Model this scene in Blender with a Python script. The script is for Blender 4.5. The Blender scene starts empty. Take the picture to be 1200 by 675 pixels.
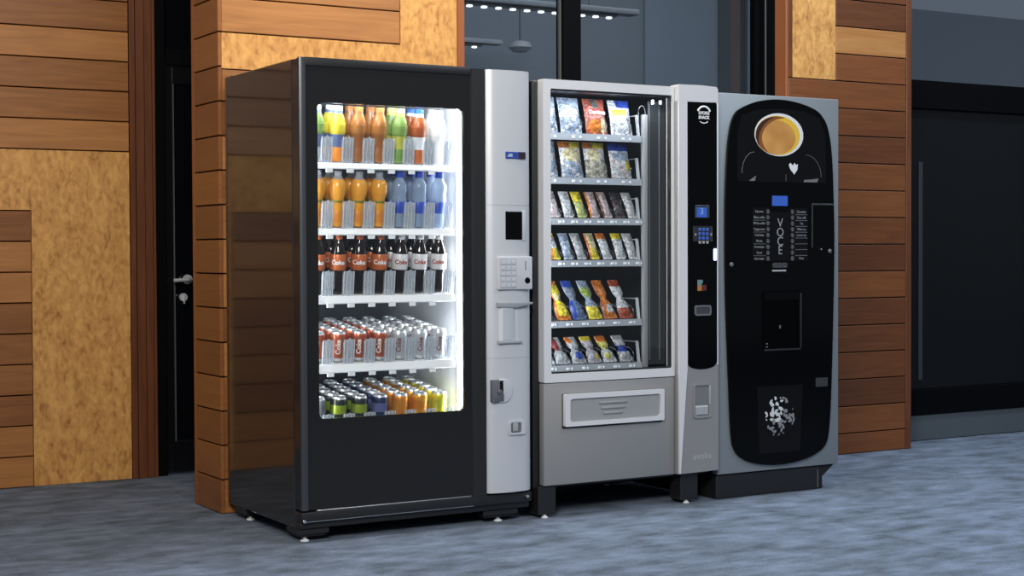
import bpy, bmesh, math, random
from mathutils import Vector, Matrix
random.seed(7)
sc = bpy.context.scene
COL = sc.collection
PI = math.pi

# ------------------------------------------------------------------ materials
def mat(name, col, rough=.5, metal=0., ior=1.5, emit=None, es=0., coat=0., trans=0., spec=None, alpha=1.):
    m = bpy.data.materials.new(name); m.use_nodes = True
    b = m.node_tree.nodes['Principled BSDF']
    b.inputs['Base Color'].default_value = (*col, 1)
    b.inputs['Roughness'].default_value = rough
    b.inputs['Metallic'].default_value = metal
    b.inputs['IOR'].default_value = ior
    b.inputs['Coat Weight'].default_value = coat
    b.inputs['Transmission Weight'].default_value = trans
    b.inputs['Alpha'].default_value = alpha
    if emit:
        b.inputs['Emission Color'].default_value = (*emit, 1)
        b.inputs['Emission Strength'].default_value = es
    return m

def nodes(m):
    return m.node_tree.nodes, m.node_tree.links, m.node_tree.nodes['Principled BSDF']

def add_noise_var(m, scale, c1, c2, stretch=(1, 1, 1), detail=4, bump=0., lo=.35, hi=.65):
    """plain procedural colour variation between c1 and c2"""
    n, l, b = nodes(m)
    tc = n.new('ShaderNodeTexCoord'); mp = n.new('ShaderNodeMapping'); mp.inputs['Scale'].default_value = stretch
    nz = n.new('ShaderNodeTexNoise'); nz.inputs['Scale'].default_value = scale; nz.inputs['Detail'].default_value = detail
    r = n.new('ShaderNodeValToRGB')
    r.color_ramp.elements[0].position = lo; r.color_ramp.elements[1].position = hi
    r.color_ramp.elements[0].color = (*c1, 1); r.color_ramp.elements[1].color = (*c2, 1)
    l.new(tc.outputs['Object'], mp.inputs['Vector']); l.new(mp.outputs['Vector'], nz.inputs['Vector'])
    l.new(nz.outputs['Fac'], r.inputs['Fac']); l.new(r.outputs['Color'], b.inputs['Base Color'])
    if bump:
        bp = n.new('ShaderNodeBump'); bp.inputs['Strength'].default_value = bump; bp.inputs['Distance'].default_value = .01
        l.new(nz.outputs['Fac'], bp.inputs['Height']); l.new(bp.outputs['Normal'], b.inputs['Normal'])
    return r

def thin_glass(name, tint=(1, 1, 1), ior=1.45, extra=0.):
    m = bpy.data.materials.new(name); m.use_nodes = True
    n, l = m.node_tree.nodes, m.node_tree.links
    n.remove(n['Principled BSDF']); out = n['Material Output']
    tr = n.new('ShaderNodeBsdfTransparent'); tr.inputs['Color'].default_value = (*tint, 1)
    gl = n.new('ShaderNodeBsdfGlossy'); gl.inputs['Roughness'].default_value = .02
    fr = n.new('ShaderNodeFresnel'); fr.inputs['IOR'].default_value = ior
    ad = n.new('ShaderNodeMath'); ad.operation = 'ADD'; ad.inputs[1].default_value = extra; ad.use_clamp = True
    mx = n.new('ShaderNodeMixShader'); ge = n.new('ShaderNodeNewGeometry')
    iv = n.new('ShaderNodeMath'); iv.operation = 'SUBTRACT'; iv.inputs[0].default_value = 1.
    mu = n.new('ShaderNodeMath'); mu.operation = 'MULTIPLY'
    l.new(ge.outputs['Backfacing'], iv.inputs[1]); l.new(iv.outputs[0], mu.inputs[0]); l.new(ad.outputs[0], mu.inputs[1])
    l.new(fr.outputs[0], ad.inputs[0]); l.new(mu.outputs[0], mx.inputs[0]); l.new(tr.outputs[0], mx.inputs[1])
    l.new(gl.outputs[0], mx.inputs[2]); l.new(mx.outputs[0], out.inputs['Surface'])
    return m

def clear_plastic(name, col, rough=.15, alpha=.45):
    m = bpy.data.materials.new(name); m.use_nodes = True
    n, l, b = nodes(m)
    b.inputs['Base Color'].default_value = (*col, 1); b.inputs['Roughness'].default_value = rough
    tr = n.new('ShaderNodeBsdfTransparent'); tr.inputs['Color'].default_value = (.96, .97, 1, 1)
    mx = n.new('ShaderNodeMixShader'); mx.inputs[0].default_value = alpha
    l.new(tr.outputs[0], mx.inputs[1]); l.new(b.outputs[0], mx.inputs[2]); l.new(mx.outputs[0], n['Material Output'].inputs['Surface'])
    return m

def wood(name, dark, light, axis='X', rand=True, rough=.42):
    m = mat(name, dark, rough)
    n, l, b = nodes(m)
    tc = n.new('ShaderNodeTexCoord'); mp = n.new('ShaderNodeMapping')
    s = {'X': (1.2, 1.2, 16), 'Z': (16, 16, 1.0), 'Y': (1.2, 1.2, 16)}[axis]
    mp.inputs['Scale'].default_value = s
    geo = n.new('ShaderNodeNewGeometry')
    off = n.new('ShaderNodeVectorMath'); off.operation = 'SCALE'; off.inputs['Scale'].default_value = 37.
    cmb = n.new('ShaderNodeCombineXYZ')
    l.new(geo.outputs['Random Per Island'], cmb.inputs[0]); l.new(geo.outputs['Random Per Island'], cmb.inputs[2])
    l.new(cmb.outputs[0], off.inputs[0])
    add = n.new('ShaderNodeVectorMath'); add.operation = 'ADD'
    l.new(tc.outputs['Object'], mp.inputs['Vector']); l.new(mp.outputs['Vector'], add.inputs[0]); l.new(off.outputs[0], add.inputs[1])
    nz = n.new('ShaderNodeTexNoise'); nz.inputs['Scale'].default_value = 2.2; nz.inputs['Detail'].default_value = 7
    nz.inputs['Distortion'].default_value = 1.1
    l.new(add.outputs[0], nz.inputs['Vector'])
    big = n.new('ShaderNodeTexNoise'); big.inputs['Scale'].default_value = 1.1; big.inputs['Detail'].default_value = 2
    l.new(tc.outputs['Object'], big.inputs['Vector'])
    ma = n.new('ShaderNodeMath'); ma.operation = 'MULTIPLY'; ma.inputs[1].default_value = .75 if rand else .0
    l.new(geo.outputs['Random Per Island'], ma.inputs[0])
    mb = n.new('ShaderNodeMath'); mb.operation = 'MULTIPLY'; mb.inputs[1].default_value = .9
    l.new(nz.outputs['Fac'], mb.inputs[0])
    mc = n.new('ShaderNodeMath'); mc.operation = 'ADD'; l.new(ma.outputs[0], mc.inputs[0]); l.new(mb.outputs[0], mc.inputs[1])
    md = n.new('ShaderNodeMath'); md.operation = 'SUBTRACT'; md.inputs[1].default_value = .28
    l.new(mc.outputs[0], md.inputs[0])
    r = n.new('ShaderNodeValToRGB'); e = r.color_ramp.elements
    e[0].position = 0.; e[0].color = (*dark, 1); e[1].position = 1.; e[1].color = (*light, 1)
    k = e.new(.5); k.color = (*[(a * .58 + c * .42) for a, c in zip(dark, light)], 1)
    l.new(md.outputs[0], r.inputs['Fac']); l.new(r.outputs['Color'], b.inputs['Base Color'])
    bp = n.new('ShaderNodeBump'); bp.inputs['Strength'].default_value = .12; bp.inputs['Distance'].default_value = .004
    l.new(nz.outputs['Fac'], bp.inputs['Height']); l.new(bp.outputs['Normal'], b.inputs['Normal'])
    return m

def osb(name):
    m = mat(name, (.5, .3, .1), .55)
    n, l, b = nodes(m)
    tc = n.new('ShaderNodeTexCoord')
    nz = n.new('ShaderNodeTexNoise'); nz.inputs['Scale'].default_value = 30; nz.inputs['Detail'].default_value = 6; nz.inputs['Distortion'].default_value = .9
    vo = n.new('ShaderNodeTexVoronoi'); vo.inputs['Scale'].default_value = 60; vo.inputs['Randomness'].default_value = 1.
    mp = n.new('ShaderNodeMapping'); mp.inputs['Scale'].default_value = (1., 1., .55)
    l.new(tc.outputs['Object'], mp.inputs['Vector']); l.new(mp.outputs[0], nz.inputs['Vector']); l.new(mp.outputs[0], vo.inputs['Vector'])
    sep = n.new('ShaderNodeSeparateColor'); l.new(vo.outputs['Color'], sep.inputs[0])
    mx = n.new('ShaderNodeMath'); mx.operation = 'MULTIPLY'; mx.inputs[1].default_value = .18; l.new(sep.outputs[0], mx.inputs[0])
    m2 = n.new('ShaderNodeMath'); m2.operation = 'ADD'; l.new(mx.outputs[0], m2.inputs[0]); l.new(nz.outputs['Fac'], m2.inputs[1])
    r = n.new('ShaderNodeValToRGB'); e = r.color_ramp.elements
    e[0].position = .30; e[0].color = (.30, .125, .028, 1); e[1].position = .80; e[1].color = (.70, .37, .105, 1)
    k = e.new(.5); k.color = (.53, .25, .062, 1)
    l.new(m2.outputs[0], r.inputs['Fac']); l.new(r.outputs['Color'], b.inputs['Base Color'])
    return m

M = {}
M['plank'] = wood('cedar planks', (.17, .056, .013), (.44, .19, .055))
M['plank_end'] = wood('cedar planks on the less lit return', (.155, .050, .013), (.30, .112, .030), 'Y')  # same cedar, darkened for the weaker light on the side face
M['plank_dim'] = wood('cedar planks darkened for weak light', (.080, .023, .006), (.21, .068, .017))  # cedar colour darkened because the right block gets less light
M['plank_pale'] = wood('pale cedar plank', (.36, .15, .04), (.66, .36, .13), rand=False)
M['trim'] = wood('dark vertical trim', (.10, .030, .009), (.30, .095, .028), 'Z', rand=False)
M['trim_light'] = wood('orange vertical trim', (.26, .075, .018), (.38, .13, .034), 'Z', rand=False)
M['osb'] = osb('strand board')
M['seam'] = mat('shadow gap backing', (.012, .006, .004), .9)
M['black_gloss'] = mat('black gloss panel', (.012, .010, .010), .07, ior=1.85)
M['black_door'] = mat('black glass door', (.0125, .0125, .013), .12, ior=1.42)
M['black_satin'] = mat('black satin metal', (.012, .0125, .014), .38)
M['black_matt'] = mat('black matt', (.006, .006, .007), .7)
M['voce_gloss'] = mat('black acrylic', (.0020, .0021, .0025), .12, ior=1.22)
M['silver_light'] = mat('light silver paint', (.52, .545, .585), .36, .15)
M['silver'] = mat('silver paint', (.68, .69, .72), .38, .15)
M['silver_grey'] = mat('brushed silver grey paint', (.31, .31, .312), .40, .3)
M['silver_cool'] = mat('cool silver grey paint', (.25, .28, .30), .40, .3)
M['chrome'] = mat('chrome', (.75, .76, .78), .18, 1.)
M['steel'] = mat('brushed steel', (.5, .51, .53), .3, .9)
M['white'] = mat('white enamel', (.80, .82, .84), .4)
M['white_print'] = mat('white print', (.75, .77, .8), .6)
M['grey_print'] = mat('grey print', (.16, .17, .185), .6)
M['dim_print'] = mat('dark grey print', (.035, .037, .042), .5)
M['picture'] = mat('dark picture panel', (.0055, .0055, .0062), .2, ior=1.25)
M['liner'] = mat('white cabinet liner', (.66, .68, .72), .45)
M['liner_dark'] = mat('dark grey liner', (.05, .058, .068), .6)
M['tray_dark'] = mat('dark interior', (.016, .018, .022), .5)
M['tray_steel'] = mat('tray front steel', (.40, .43, .48), .3, .35)
M['wire'] = mat('dark spiral wire', (.09, .1, .11), .3, .8)
M['led'] = mat('light strip', (1, 1, 1), .5, emit=(.93, .97, 1.), es=2.2)
M['lamp'] = mat('lit lamp', (1, 1, 1), .5, emit=(.95, .98, 1.), es=2.6)
M['blue_screen'] = mat('lit blue screen', (.02, .06, .3), .3, emit=(.04, .12, .50), es=.42)
M['blue_led'] = mat('blue indicator', (.3, .4, .9), .3, emit=(.35, .5, 1.), es=3.)
M['glass'] = thin_glass('display glass', (.97, .98, .98), 1.45, .03)
M['window_glass'] = thin_glass('window glass', (.72, .75, .78), 1.45, .03)
M['divider'] = clear_plastic('clear divider plastic', (.62, .67, .72), .15, .30)
M['door_black'] = mat('black door leaf', (.004, .0045, .006), .25)
M['frame_black'] = mat('black window frame', (.003, .0033, .004), .5, ior=1.12)
M['frame_edge'] = mat('grey frame edge', (.085, .09, .10), .5, 0.)
M['room_wall'] = mat('grey room wall', (.25, .285, .32), .8)
M['room_tone_band'] = mat('blue grey tone band', (.27, .32, .37), .7)
M['room_dark'] = mat('dark room tone', (.09, .1, .11), .8)
M['plinth'] = mat('grey plinth', (.075, .09, .105), .6)

# carpet
def carpet():
    m = mat('blue grey carpet tiles', (.1, .12, .15), .95)
    n, l, b = nodes(m); b.inputs['Specular IOR Level'].default_value = .15
    tc = n.new('ShaderNodeTexCoord')
    mp = n.new('ShaderNodeMapping'); mp.inputs['Scale'].default_value = (2., 2., 2.); mp.inputs['Rotation'].default_value = (0, 0, 0)
    ck = n.new('ShaderNodeTexChecker'); ck.inputs['Scale'].default_value = 1.
    ck.inputs['Color1'].default_value = (1, 1, 1, 1); ck.inputs['Color2'].default_value = (0, 0, 0, 1)
    l.new(tc.outputs['Object'], mp.inputs[0]); l.new(mp.outputs[0], ck.inputs['Vector'])
    # streaks turn by 90 degrees from tile to tile
    z = n.new('ShaderNodeTexNoise'); z.inputs['Scale'].default_value = 6.5; z.inputs['Detail'].default_value = 6; z.inputs['Roughness'].default_value = .62
    q = n.new('ShaderNodeMapping'); q.inputs['Scale'].default_value = (.8, 1.5, 1)
    l.new(tc.outputs['Object'], q.inputs[0]); l.new(q.outputs[0], z.inputs['Vector'])
    mx = n.new('ShaderNodeMath'); mx.operation = 'MULTIPLY_ADD'; mx.inputs[1].default_value = .05
    l.new(ck.outputs['Fac'], mx.inputs[0]); l.new(z.outputs['Fac'], mx.inputs[2])
    f = n.new('ShaderNodeTexNoise'); f.inputs['Scale'].default_value = 130; f.inputs['Detail'].default_value = 3
    l.new(tc.outputs['Object'], f.inputs['Vector'])
    a = n.new('ShaderNodeMath'); a.operation = 'MULTIPLY_ADD'; a.inputs[1].default_value = .35
    l.new(f.outputs['Fac'], a.inputs[0]); l.new(mx.outputs[0], a.inputs[2])
    r = n.new('ShaderNodeValToRGB'); e = r.color_ramp.elements
    e[0].position = .50; e[0].color = (.075, .092, .112, 1); e[1].position = .92; e[1].color = (.205, .25, .335, 1)
    l.new(a.outputs[0], r.inputs['Fac']); l.new(r.outputs['Color'], b.inputs['Base Color'])
    bp = n.new('ShaderNodeBump'); bp.inputs['Strength'].default_value = .5; bp.inputs['Distance'].default_value = .004
    l.new(f.outputs['Fac'], bp.inputs['Height']); l.new(bp.outputs['Normal'], b.inputs['Normal'])
    return m
M['carpet'] = carpet()

_cc = {}
def cmat(col, rough=.35, metal=0.):
    k = (tuple(round(c, 3) for c in col), rough, metal)
    if k not in _cc:
        _cc[k] = mat('packaging colour', col, rough, metal)
    return _cc[k]

_fc = {}
def film(col):
    """printed, slightly crinkled packet film"""
    if col not in _fc:
        m = mat('printed film', col, .32, .1)
        n, l, b = nodes(m)
        tc = n.new('ShaderNodeTexCoord')
        nz = n.new('ShaderNodeTexNoise'); nz.inputs['Scale'].default_value = 55; nz.inputs['Detail'].default_value = 3; nz.inputs['Distortion'].default_value = 1.5
        r = n.new('ShaderNodeValToRGB'); e = r.color_ramp.elements
        e[0].position = .36; e[0].color = (*[c * .38 for c in col], 1); e[1].position = .60; e[1].color = (*[min(1, c * 1.08 + .01) for c in col], 1)
        l.new(tc.outputs['Object'], nz.inputs['Vector']); l.new(nz.outputs['Fac'], r.inputs['Fac']); l.new(r.outputs['Color'], b.inputs['Base Color'])
        n2 = n.new('ShaderNodeTexNoise'); n2.inputs['Scale'].default_value = 34; n2.inputs['Detail'].default_value = 2; l.new(tc.outputs['Object'], n2.inputs['Vector'])
        bp = n.new('ShaderNodeBump'); bp.inputs['Strength'].default_value = .8; bp.inputs['Distance'].default_value = .012
        l.new(n2.outputs['Fac'], bp.inputs['Height']); l.new(bp.outputs['Normal'], b.inputs['Normal'])
        _fc[col] = m
    return _fc[col]

# ------------------------------------------------------------------ mesh builder
class MB:
    def __init__(s): s.bm = bmesh.new(); s.mi = 0
    def _f(s, f, mi=None, sm=False):
        f.material_index = s.mi if mi is None else mi; f.smooth = sm; return f
    def box(s, x0, x1, y0, y1, z0, z1, bev=0., seg=2, mi=None):
        b = bmesh.new()
        bmesh.ops.create_cube(b, size=1)
        for v in b.verts:
            v.co = Vector(((x0 + x1) / 2 + v.co.x * (x1 - x0), (y0 + y1) / 2 + v.co.y * (y1 - y0), (z0 + z1) / 2 + v.co.z * (z1 - z0)))
        if bev > 0:
            bmesh.ops.bevel(b, geom=b.edges[:], offset=bev, segments=seg, affect='EDGES', profile=.5)
        s.merge(b, mi, bev > 0); return s
    def merge(s, b, mi=None, sm=False, mtx=None):
        vs = {}
        for v in b.verts: vs[v] = s.bm.verts.new(mtx @ v.co if mtx else v.co)
        for f in b.faces:
            try: s._f(s.bm.faces.new([vs[v] for v in f.verts]), mi, sm)
            except ValueError: pass
        b.free()
    def prism(s, pts, a0, a1, axis='Y', bev=0., seg=3, mi=None, sm=True):
        """closed outline extruded along an axis; pts are the two other coordinates in order"""
        b = bmesh.new()
        def co(p, a): return {'Y': (p[0], a, p[1]), 'Z': (p[0], p[1], a), 'X': (a, p[0], p[1])}[axis]
        A = [b.verts.new(co(p, a0)) for p in pts]; B = [b.verts.new(co(p, a1)) for p in pts]
        n = len(pts)
        fa = b.faces.new(A); fb = b.faces.new(B[::-1])
        for i in range(n): b.faces.new([A[(i + 1) % n], A[i], B[i], B[(i + 1) % n]])
        bmesh.ops.recalc_face_normals(b, faces=b.faces[:])
        if bev > 0:
            bmesh.ops.bevel(b, geom=[e for e in fa.edges], offset=bev, segments=seg, affect='EDGES', profile=.5)
        s.merge(b, mi, sm); return s
    def ring(s, outer, inner, y0, y1, mi=None, mi_in=None):
        """plate with an opening, both outlines the same number of points (x, z)"""
        n = len(outer); V = s.bm.verts.new
        a = [V((p[0], y0, p[1])) for p in outer]; b = [V((p[0], y0, p[1])) for p in inner]
        c = [V((p[0], y1, p[1])) for p in outer]; d = [V((p[0], y1, p[1])) for p in inner]
        for i in range(n):
            j = (i + 1) % n
            for q, k in (((a[i], a[j], b[j], b[i]), mi), ((c[j], c[i], d[i], d[j]), mi), ((a[j], a[i], c[i], c[j]), mi), ((b[i], b[j], d[j], d[i]), mi_in if mi_in is not None else mi)):
                s._f(s.bm.faces.new(q), k)
        return s
    def lathe(s, prof, seg=20, c=(0, 0, 0), mis=None, mtx=None):
        rings = []
        for r, z in prof:
            if r < 1e-5: rings.append([s.bm.verts.new((c[0], c[1], c[2] + z))])
            else: rings.append([s.bm.verts.new((c[0] + r * math.cos(2 * PI * k / seg), c[1] + r * math.sin(2 * PI * k / seg), c[2] + z)) for k in range(seg)])
        for i in range(len(rings) - 1):
            A, B = rings[i], rings[i + 1]; m_ = mis[i] if mis else None
            for k in range(seg):
                j = (k + 1) % seg
                if len(A) == 1 and len(B) == 1: continue
                if len(A) == 1: f = s.bm.faces.new((A[0], B[j], B[k]))
                elif len(B) == 1: f = s.bm.faces.new((A[k], A[j], B[0]))
                else: f = s.bm.faces.new((A[k], A[j], B[j], B[k]))
                s._f(f, m_, True)
        return s
    def tube(s, pts, r, seg=8, mi=None, closed=False):
        pts = [Vector(p) for p in pts]; n = len(pts); rings = []
        up = Vector((0, 0, 1))
        for i, p in enumerate(pts):
            if closed: t = (pts[(i + 1) % n] - pts[i - 1]).normalized()
            else: t = (pts[min(i + 1, n - 1)] - pts[max(i - 1, 0)]).normalized()
            a = t.cross(up)
            if a.length < .05: a = t.cross(Vector((1, 0, 0)))
            a.normalize(); b2 = t.cross(a)
            rings.append([s.bm.verts.new(p + r * (math.cos(2 * PI * k / seg) * a + math.sin(2 * PI * k / seg) * b2)) for k in range(seg)])
        for i in range(n if closed else n - 1):
            A, B = rings[i], rings[(i + 1) % n]
            for k in range(seg):
                j = (k + 1) % seg; s._f(s.bm.faces.new((A[k], A[j], B[j], B[k])), mi, True)
        if not closed:
            s._f(s.bm.faces.new(rings[0][::-1]), mi); s._f(s.bm.faces.new(rings[-1]), mi)
        return s
    def cyl(s, c, r, h, axis='Y', seg=20, bev=0., mi=None):
        pts = [(r * math.cos(2 * PI * k / seg), r * math.sin(2 * PI * k / seg)) for k in range(seg)]
        if axis == 'Y': return s.prism([(c[0] + p[0], c[2] + p[1]) for p in pts], c[1], c[1] + h, 'Y', bev, mi=mi)
        if axis == 'Z': return s.prism([(c[0] + p[0], c[1] + p[1]) for p in pts], c[2] + h, c[2], 'Z', bev, mi=mi)
        return s.prism([(c[1] + p[0], c[2] + p[1]) for p in pts], c[0], c[0] + h, 'X', bev, mi=mi)
    def mesh(s, name, mats):
        bmesh.ops.recalc_face_normals(s.bm, faces=s.bm.faces[:])
        me = bpy.data.meshes.new(name); s.bm.to_mesh(me); s.bm.free()
        for m in (mats if isinstance(mats, (list, tuple)) else [mats]): me.materials.append(m)
        me.set_sharp_from_angle(angle=math.radians(35))
        return me
    def build(s, name, mats, parent=None, loc=None):
        o = bpy.data.objects.new(name, s.mesh(name, mats)); COL.objects.link(o)
        if parent: o.parent = parent
        if loc: o.location = loc
        return o

def thing(name, label, cat, loc=(0, 0, 0), group=None):
    o = bpy.data.objects.new(name, None); COL.objects.link(o); o.location = loc; o.empty_display_size = .1
    o['label'] = label; o['category'] = cat
    if group: o['group'] = group
    return o
def structure(o, label=None):
    o['kind'] = 'structure'
    if label: o['label'] = label
    return o
def copy_tree(o, parent=None):
    c = o.copy(); COL.objects.link(c)
    if parent: c.parent = parent
    for ch in list(o.children): copy_tree(ch, c)
    return c

def text_mesh(txt, size, depth=.0004, bold=0.):
    cu = bpy.data.curves.new('lettering', 'FONT'); cu.body = txt; cu.size = size; cu.extrude = depth; cu.offset = bold
    cu.align_x = 'CENTER'; cu.align_y = 'CENTER'; cu.resolution_u = 3
    o = bpy.data.objects.new('lettering', cu); COL.objects.link(o)
    dg = bpy.context.evaluated_depsgraph_get()
    me = bpy.data.meshes.new_from_object(o.evaluated_get(dg))
    me.transform(Matrix.Rotation(PI / 2, 4, 'X'))
    bpy.data.objects.remove(o); bpy.data.curves.remove(cu)
    me.name = 'lettering'
    return me
def text(txt, size, loc, m, parent, name='lettering', sx=1., bold=0.):
    me = text_mesh(txt, size, bold=bold); me.materials.clear(); me.materials.append(m)
    if sx != 1.: me.transform(Matrix.Diagonal((sx, 1, 1, 1)))
    o = bpy.data.objects.new(name, me); COL.objects.link(o); o.parent = parent; o.location = loc
    return o

def rrect(x0, x1, z0, z1, r, n=6):
    P = []
    for cx, cz, a in ((x1 - r, z1 - r, 0), (x0 + r, z1 - r, 90), (x0 + r, z0 + r, 180), (x1 - r, z0 + r, 270)):
        for k in range(n + 1):
            t = math.radians(a + 90 * k / n); P.append((cx + r * math.cos(t), cz + r * math.sin(t)))
    return P
def rrect_outer(x0, x1, z0, z1, n=6):
    """rectangle outline sampled to match rrect, corner in the middle of each corner fan"""
    P = []
    for cx, cz in ((x1, z1), (x0, z1), (x0, z0), (x1, z0)):
        P += [(cx, cz)] * (n + 1)
    return P
def smooth_closed(pts, sub=6):
    out = []; n = len(pts)
    for i in range(n):
        p0, p1, p2, p3 = (Vector(pts[(i + k) % n]) for k in (-1, 0, 1, 2))
        for k in range(sub):
            t = k / sub
            out.append(tuple(.5 * ((2 * p1) + (p2 - p0) * t + (2 * p0 - 5 * p1 + 4 * p2 - p3) * t * t + (3 * p1 - p0 - 3 * p2 + p3) * t ** 3)))
    return out
def ellipse(cx, cz, rx, rz, n=40, a0=0., a1=2 * PI):
    return [(cx + rx * math.cos(a0 + (a1 - a0) * k / n), cz + rz * math.sin(a0 + (a1 - a0) * k / n)) for k in range(n)]

def ring_rr(mb, x0, x1, z0, z1, hx0, hx1, hz0, hz1, r, y0, y1, mi=None, mi_in=None, ro=None):
    inner = rrect(hx0, hx1, hz0, hz1, r)
    outer = rrect(x0, x1, z0, z1, ro or .0005)
    return mb.ring(outer, inner, y0, y1, mi, mi_in)

# ------------------------------------------------------------------ the setting
W0 = .80      # front of the middle timber block
b = MB(); b.box(-7, 15, -9, 5.2, -.06, 0)
structure(b.build('floor', M['carpet']), 'blue grey carpet tile floor')

SP = .1443
def planks(mb, x0, x1, y, z0, z1, off=0., sp=SP, mi=0, t=.018, skip=()):
    """horizontal boards on the plane y, facing -Y, with shadow gaps"""
    k = math.floor((z0 - off) / sp + 1e-6)
    while off + k * sp < z1 - 1e-4:
        a = max(z0, off + k * sp); c = min(z1, off + (k + 1) * sp); k += 1
        if c - a < .01: continue
        mb.box(x0, x1, y, y + t, a + .0028, c - .0028, .002, 1, mi)

TOP = 3.2
# left wall with boards, strand board and door opening
b = MB(); mats = [M['plank'], M['osb'], M['seam'], M['trim']]
b.box(-5, .10, 2.042, 2.16, 0, TOP, mi=2)
planks(b, -5, -.497, 2.02, 0, 1.2987)
b.box(-5, -.494, 2.022, 2.042, 1.3015, 1.5845, mi=1)
b.box(-.494, -.026, 2.022, 2.042, .002, 1.5845, mi=1)
planks(b, -5, -.026, 2.02, 1.5873, TOP)
b.box(-.022, .006, 2.016, 2.042, 0, TOP, .002, 1, 3)
for x0, x1 in ((.009, .05), (.052, .088), (.090, .104)):
    b.box(x0, x1, 2.014, 2.05, 0, TOP, .002, 1, 3)
structure(b.build('wall_left', mats), 'cedar boarded wall with a pale strand board panel at left')

# middle timber block
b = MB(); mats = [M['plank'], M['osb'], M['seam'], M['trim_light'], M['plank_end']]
b.box(.0, 1.13, W0 + .015, 1.13, 0, TOP, mi=2)
planks(b, -.002, .828, W0, 2.0202, TOP)
planks(b, -.002, .845, W0, 0, 1.866)
b.box(-.002, 1.117, W0 + .002, W0 + .02, 1.869, 2.0175, mi=1)
b.box(.832, 1.117, W0 + .002, W0 + .02, 2.0175, TOP, mi=1)
b.box(.848, 1.117, W0 + .002, W0 + .02, .002, 1.869, mi=1)
b.box(1.119, 1.155, W0 - .003, 1.13, 0, TOP, .002, 1, 3)
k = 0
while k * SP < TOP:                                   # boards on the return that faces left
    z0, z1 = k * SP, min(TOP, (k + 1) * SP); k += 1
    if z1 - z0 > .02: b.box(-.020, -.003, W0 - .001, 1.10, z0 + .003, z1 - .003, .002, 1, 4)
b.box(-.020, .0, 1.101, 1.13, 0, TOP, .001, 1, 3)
structure(b.build('wall_middle', mats), 'cedar and strand board wall block behind the black drinks machine')

# right timber block
YR = .86; XR0, XR1 = 3.118, 3.995
b = MB(); mats = [M['plank_dim'], M['osb'], M['seam'], M['trim_light'], M['plank_pale'], M['trim']]
b.box(XR0 + .01, XR1 - .01, YR + .015, .949, 0, TOP, mi=2); b.box(3.30, XR1 - .01, .95, 1.13, 0, TOP, mi=2)
so = .112
for k in range(-1, 22):
    z0, z1 = max(0, so + .1452 * k), min(TOP, so + .1452 * (k + 1))
    if z1 - z0 < .01: continue
    x0 = XR0 + .075 if z0 < 1.99 else 3.446
    if 1.70 < z0 < 1.99: x0 = XR0 + .03
    mi = 4 if abs(z0 - 2.145) < .02 else 0
    if z0 < 1.99: x0 = XR0 + .002
    b.box(x0, XR1 - .042, YR, YR + .018, z0 + .0028, z1 - .0028, .002, 1, mi)
b.box(XR0 + .028, 3.442, YR + .001, YR + .018, 2.003, TOP, mi=1)
b.box(XR0 + .001, XR0 + .026, YR + .001, YR + .018, 2.003, TOP, mi=5)
b.box(XR1 - .039, XR1, YR - .002, 1.13, 0, TOP, .002, 1, 5)
b.box(XR0 - .018, XR0, YR - .001, .948, 0, TOP, .002, 1, 3)
structure(b.build('wall_right', mats), 'cedar boarded wall block, shade painted in, right of the coffee machine')

# window between the timber blocks
wn = bpy.data.objects.new('window_1', None); COL.objects.link(wn); structure(wn, 'wide dark framed glazing behind the machines')
b = MB()
b.box(1.156, 1.20, 1.06, 1.13, 0, TOP, .003, 1); b.box(1.855, 1.953, 1.05, 1.13, 0, TOP, .003, 1)
b.box(3.104, 3.29, .951, 1.13, 0, TOP, .003, 1); b.box(3.082, 3.104, 1.06, 1.13, 0, TOP)
b.box(1.20, 1.855, 1.05, 1.13, 0, .12, .003, 1); b.box(1.953, 3.104, 1.05, 1.13, 0, .12, .003, 1)
structure(b.build('window_frame', M['frame_black'], wn))
b = MB(); b.box(1.846, 1.8545, 1.078, 1.10, .12, TOP, .001, 1); b.box(3.099, 3.1035, 1.02, 1.03, .12, TOP, .001, 1)
structure(b.build('frame_reflection', M['frame_edge'], wn))  # grey strips stand in for light reflected along the frame's inner edges
for x0, x1 in ((1.19, 1.86), (1.948, 3.09)):
    b = MB(); b.box(x0, x1, 1.09, 1.096, .121, TOP); structure(b.build('pane', M['window_glass'], wn))

# glazing and dark leaf right of the right block
w2 = bpy.data.objects.new('window_2', None); COL.objects.link(w2); structure(w2, 'dark glazed door and window at far right')
b = MB()
b.box(3.97, 6.6, 1.07, 1.14, 1.905, 2.066, .003, 1); b.box(4.0, 6.6, 1.075, 1.14, .149, .295, .003, 1)
b.box(3.996, 4.06, 1.07, 1.14, .149, TOP, .003, 1); b.box(5.2, 5.3, 1.07, 1.14, .149, TOP, .003, 1)
structure(b.build('window_frame', M['frame_black'], w2))
b = MB(); b.box(4.062, 5.198, 1.10, 1.106, 2.067, TOP); b.box(5.302, 6.6, 1.10, 1.106, 2.067, TOP); structure(b.build('pane', M['window_glass'], w2))
b = MB(); b.box(4.062, 5.198, 1.10, 1.13, .296, 1.904, .002, 1); b.box(5.302, 6.6, 1.10, 1.13, .296, 1.904, .002, 1)
structure(b.build('dark_panel', mat('dark glazed leaf', (.006, .0065, .0075), .3, ior=1.3), w2))
b = MB(); b.box(4.288, 4.318, 1.094, 1.10, .35, 1.60, .001, 1); structure(b.build('edge_strip', mat('dark grey strip', (.03, .034, .04), .5), w2))
b = MB(); b.box(3.996, 6.6, 1.085, 1.15, 0.003, .148, .002, 1); structure(b.build('plinth', M['plinth'], w2))

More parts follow.
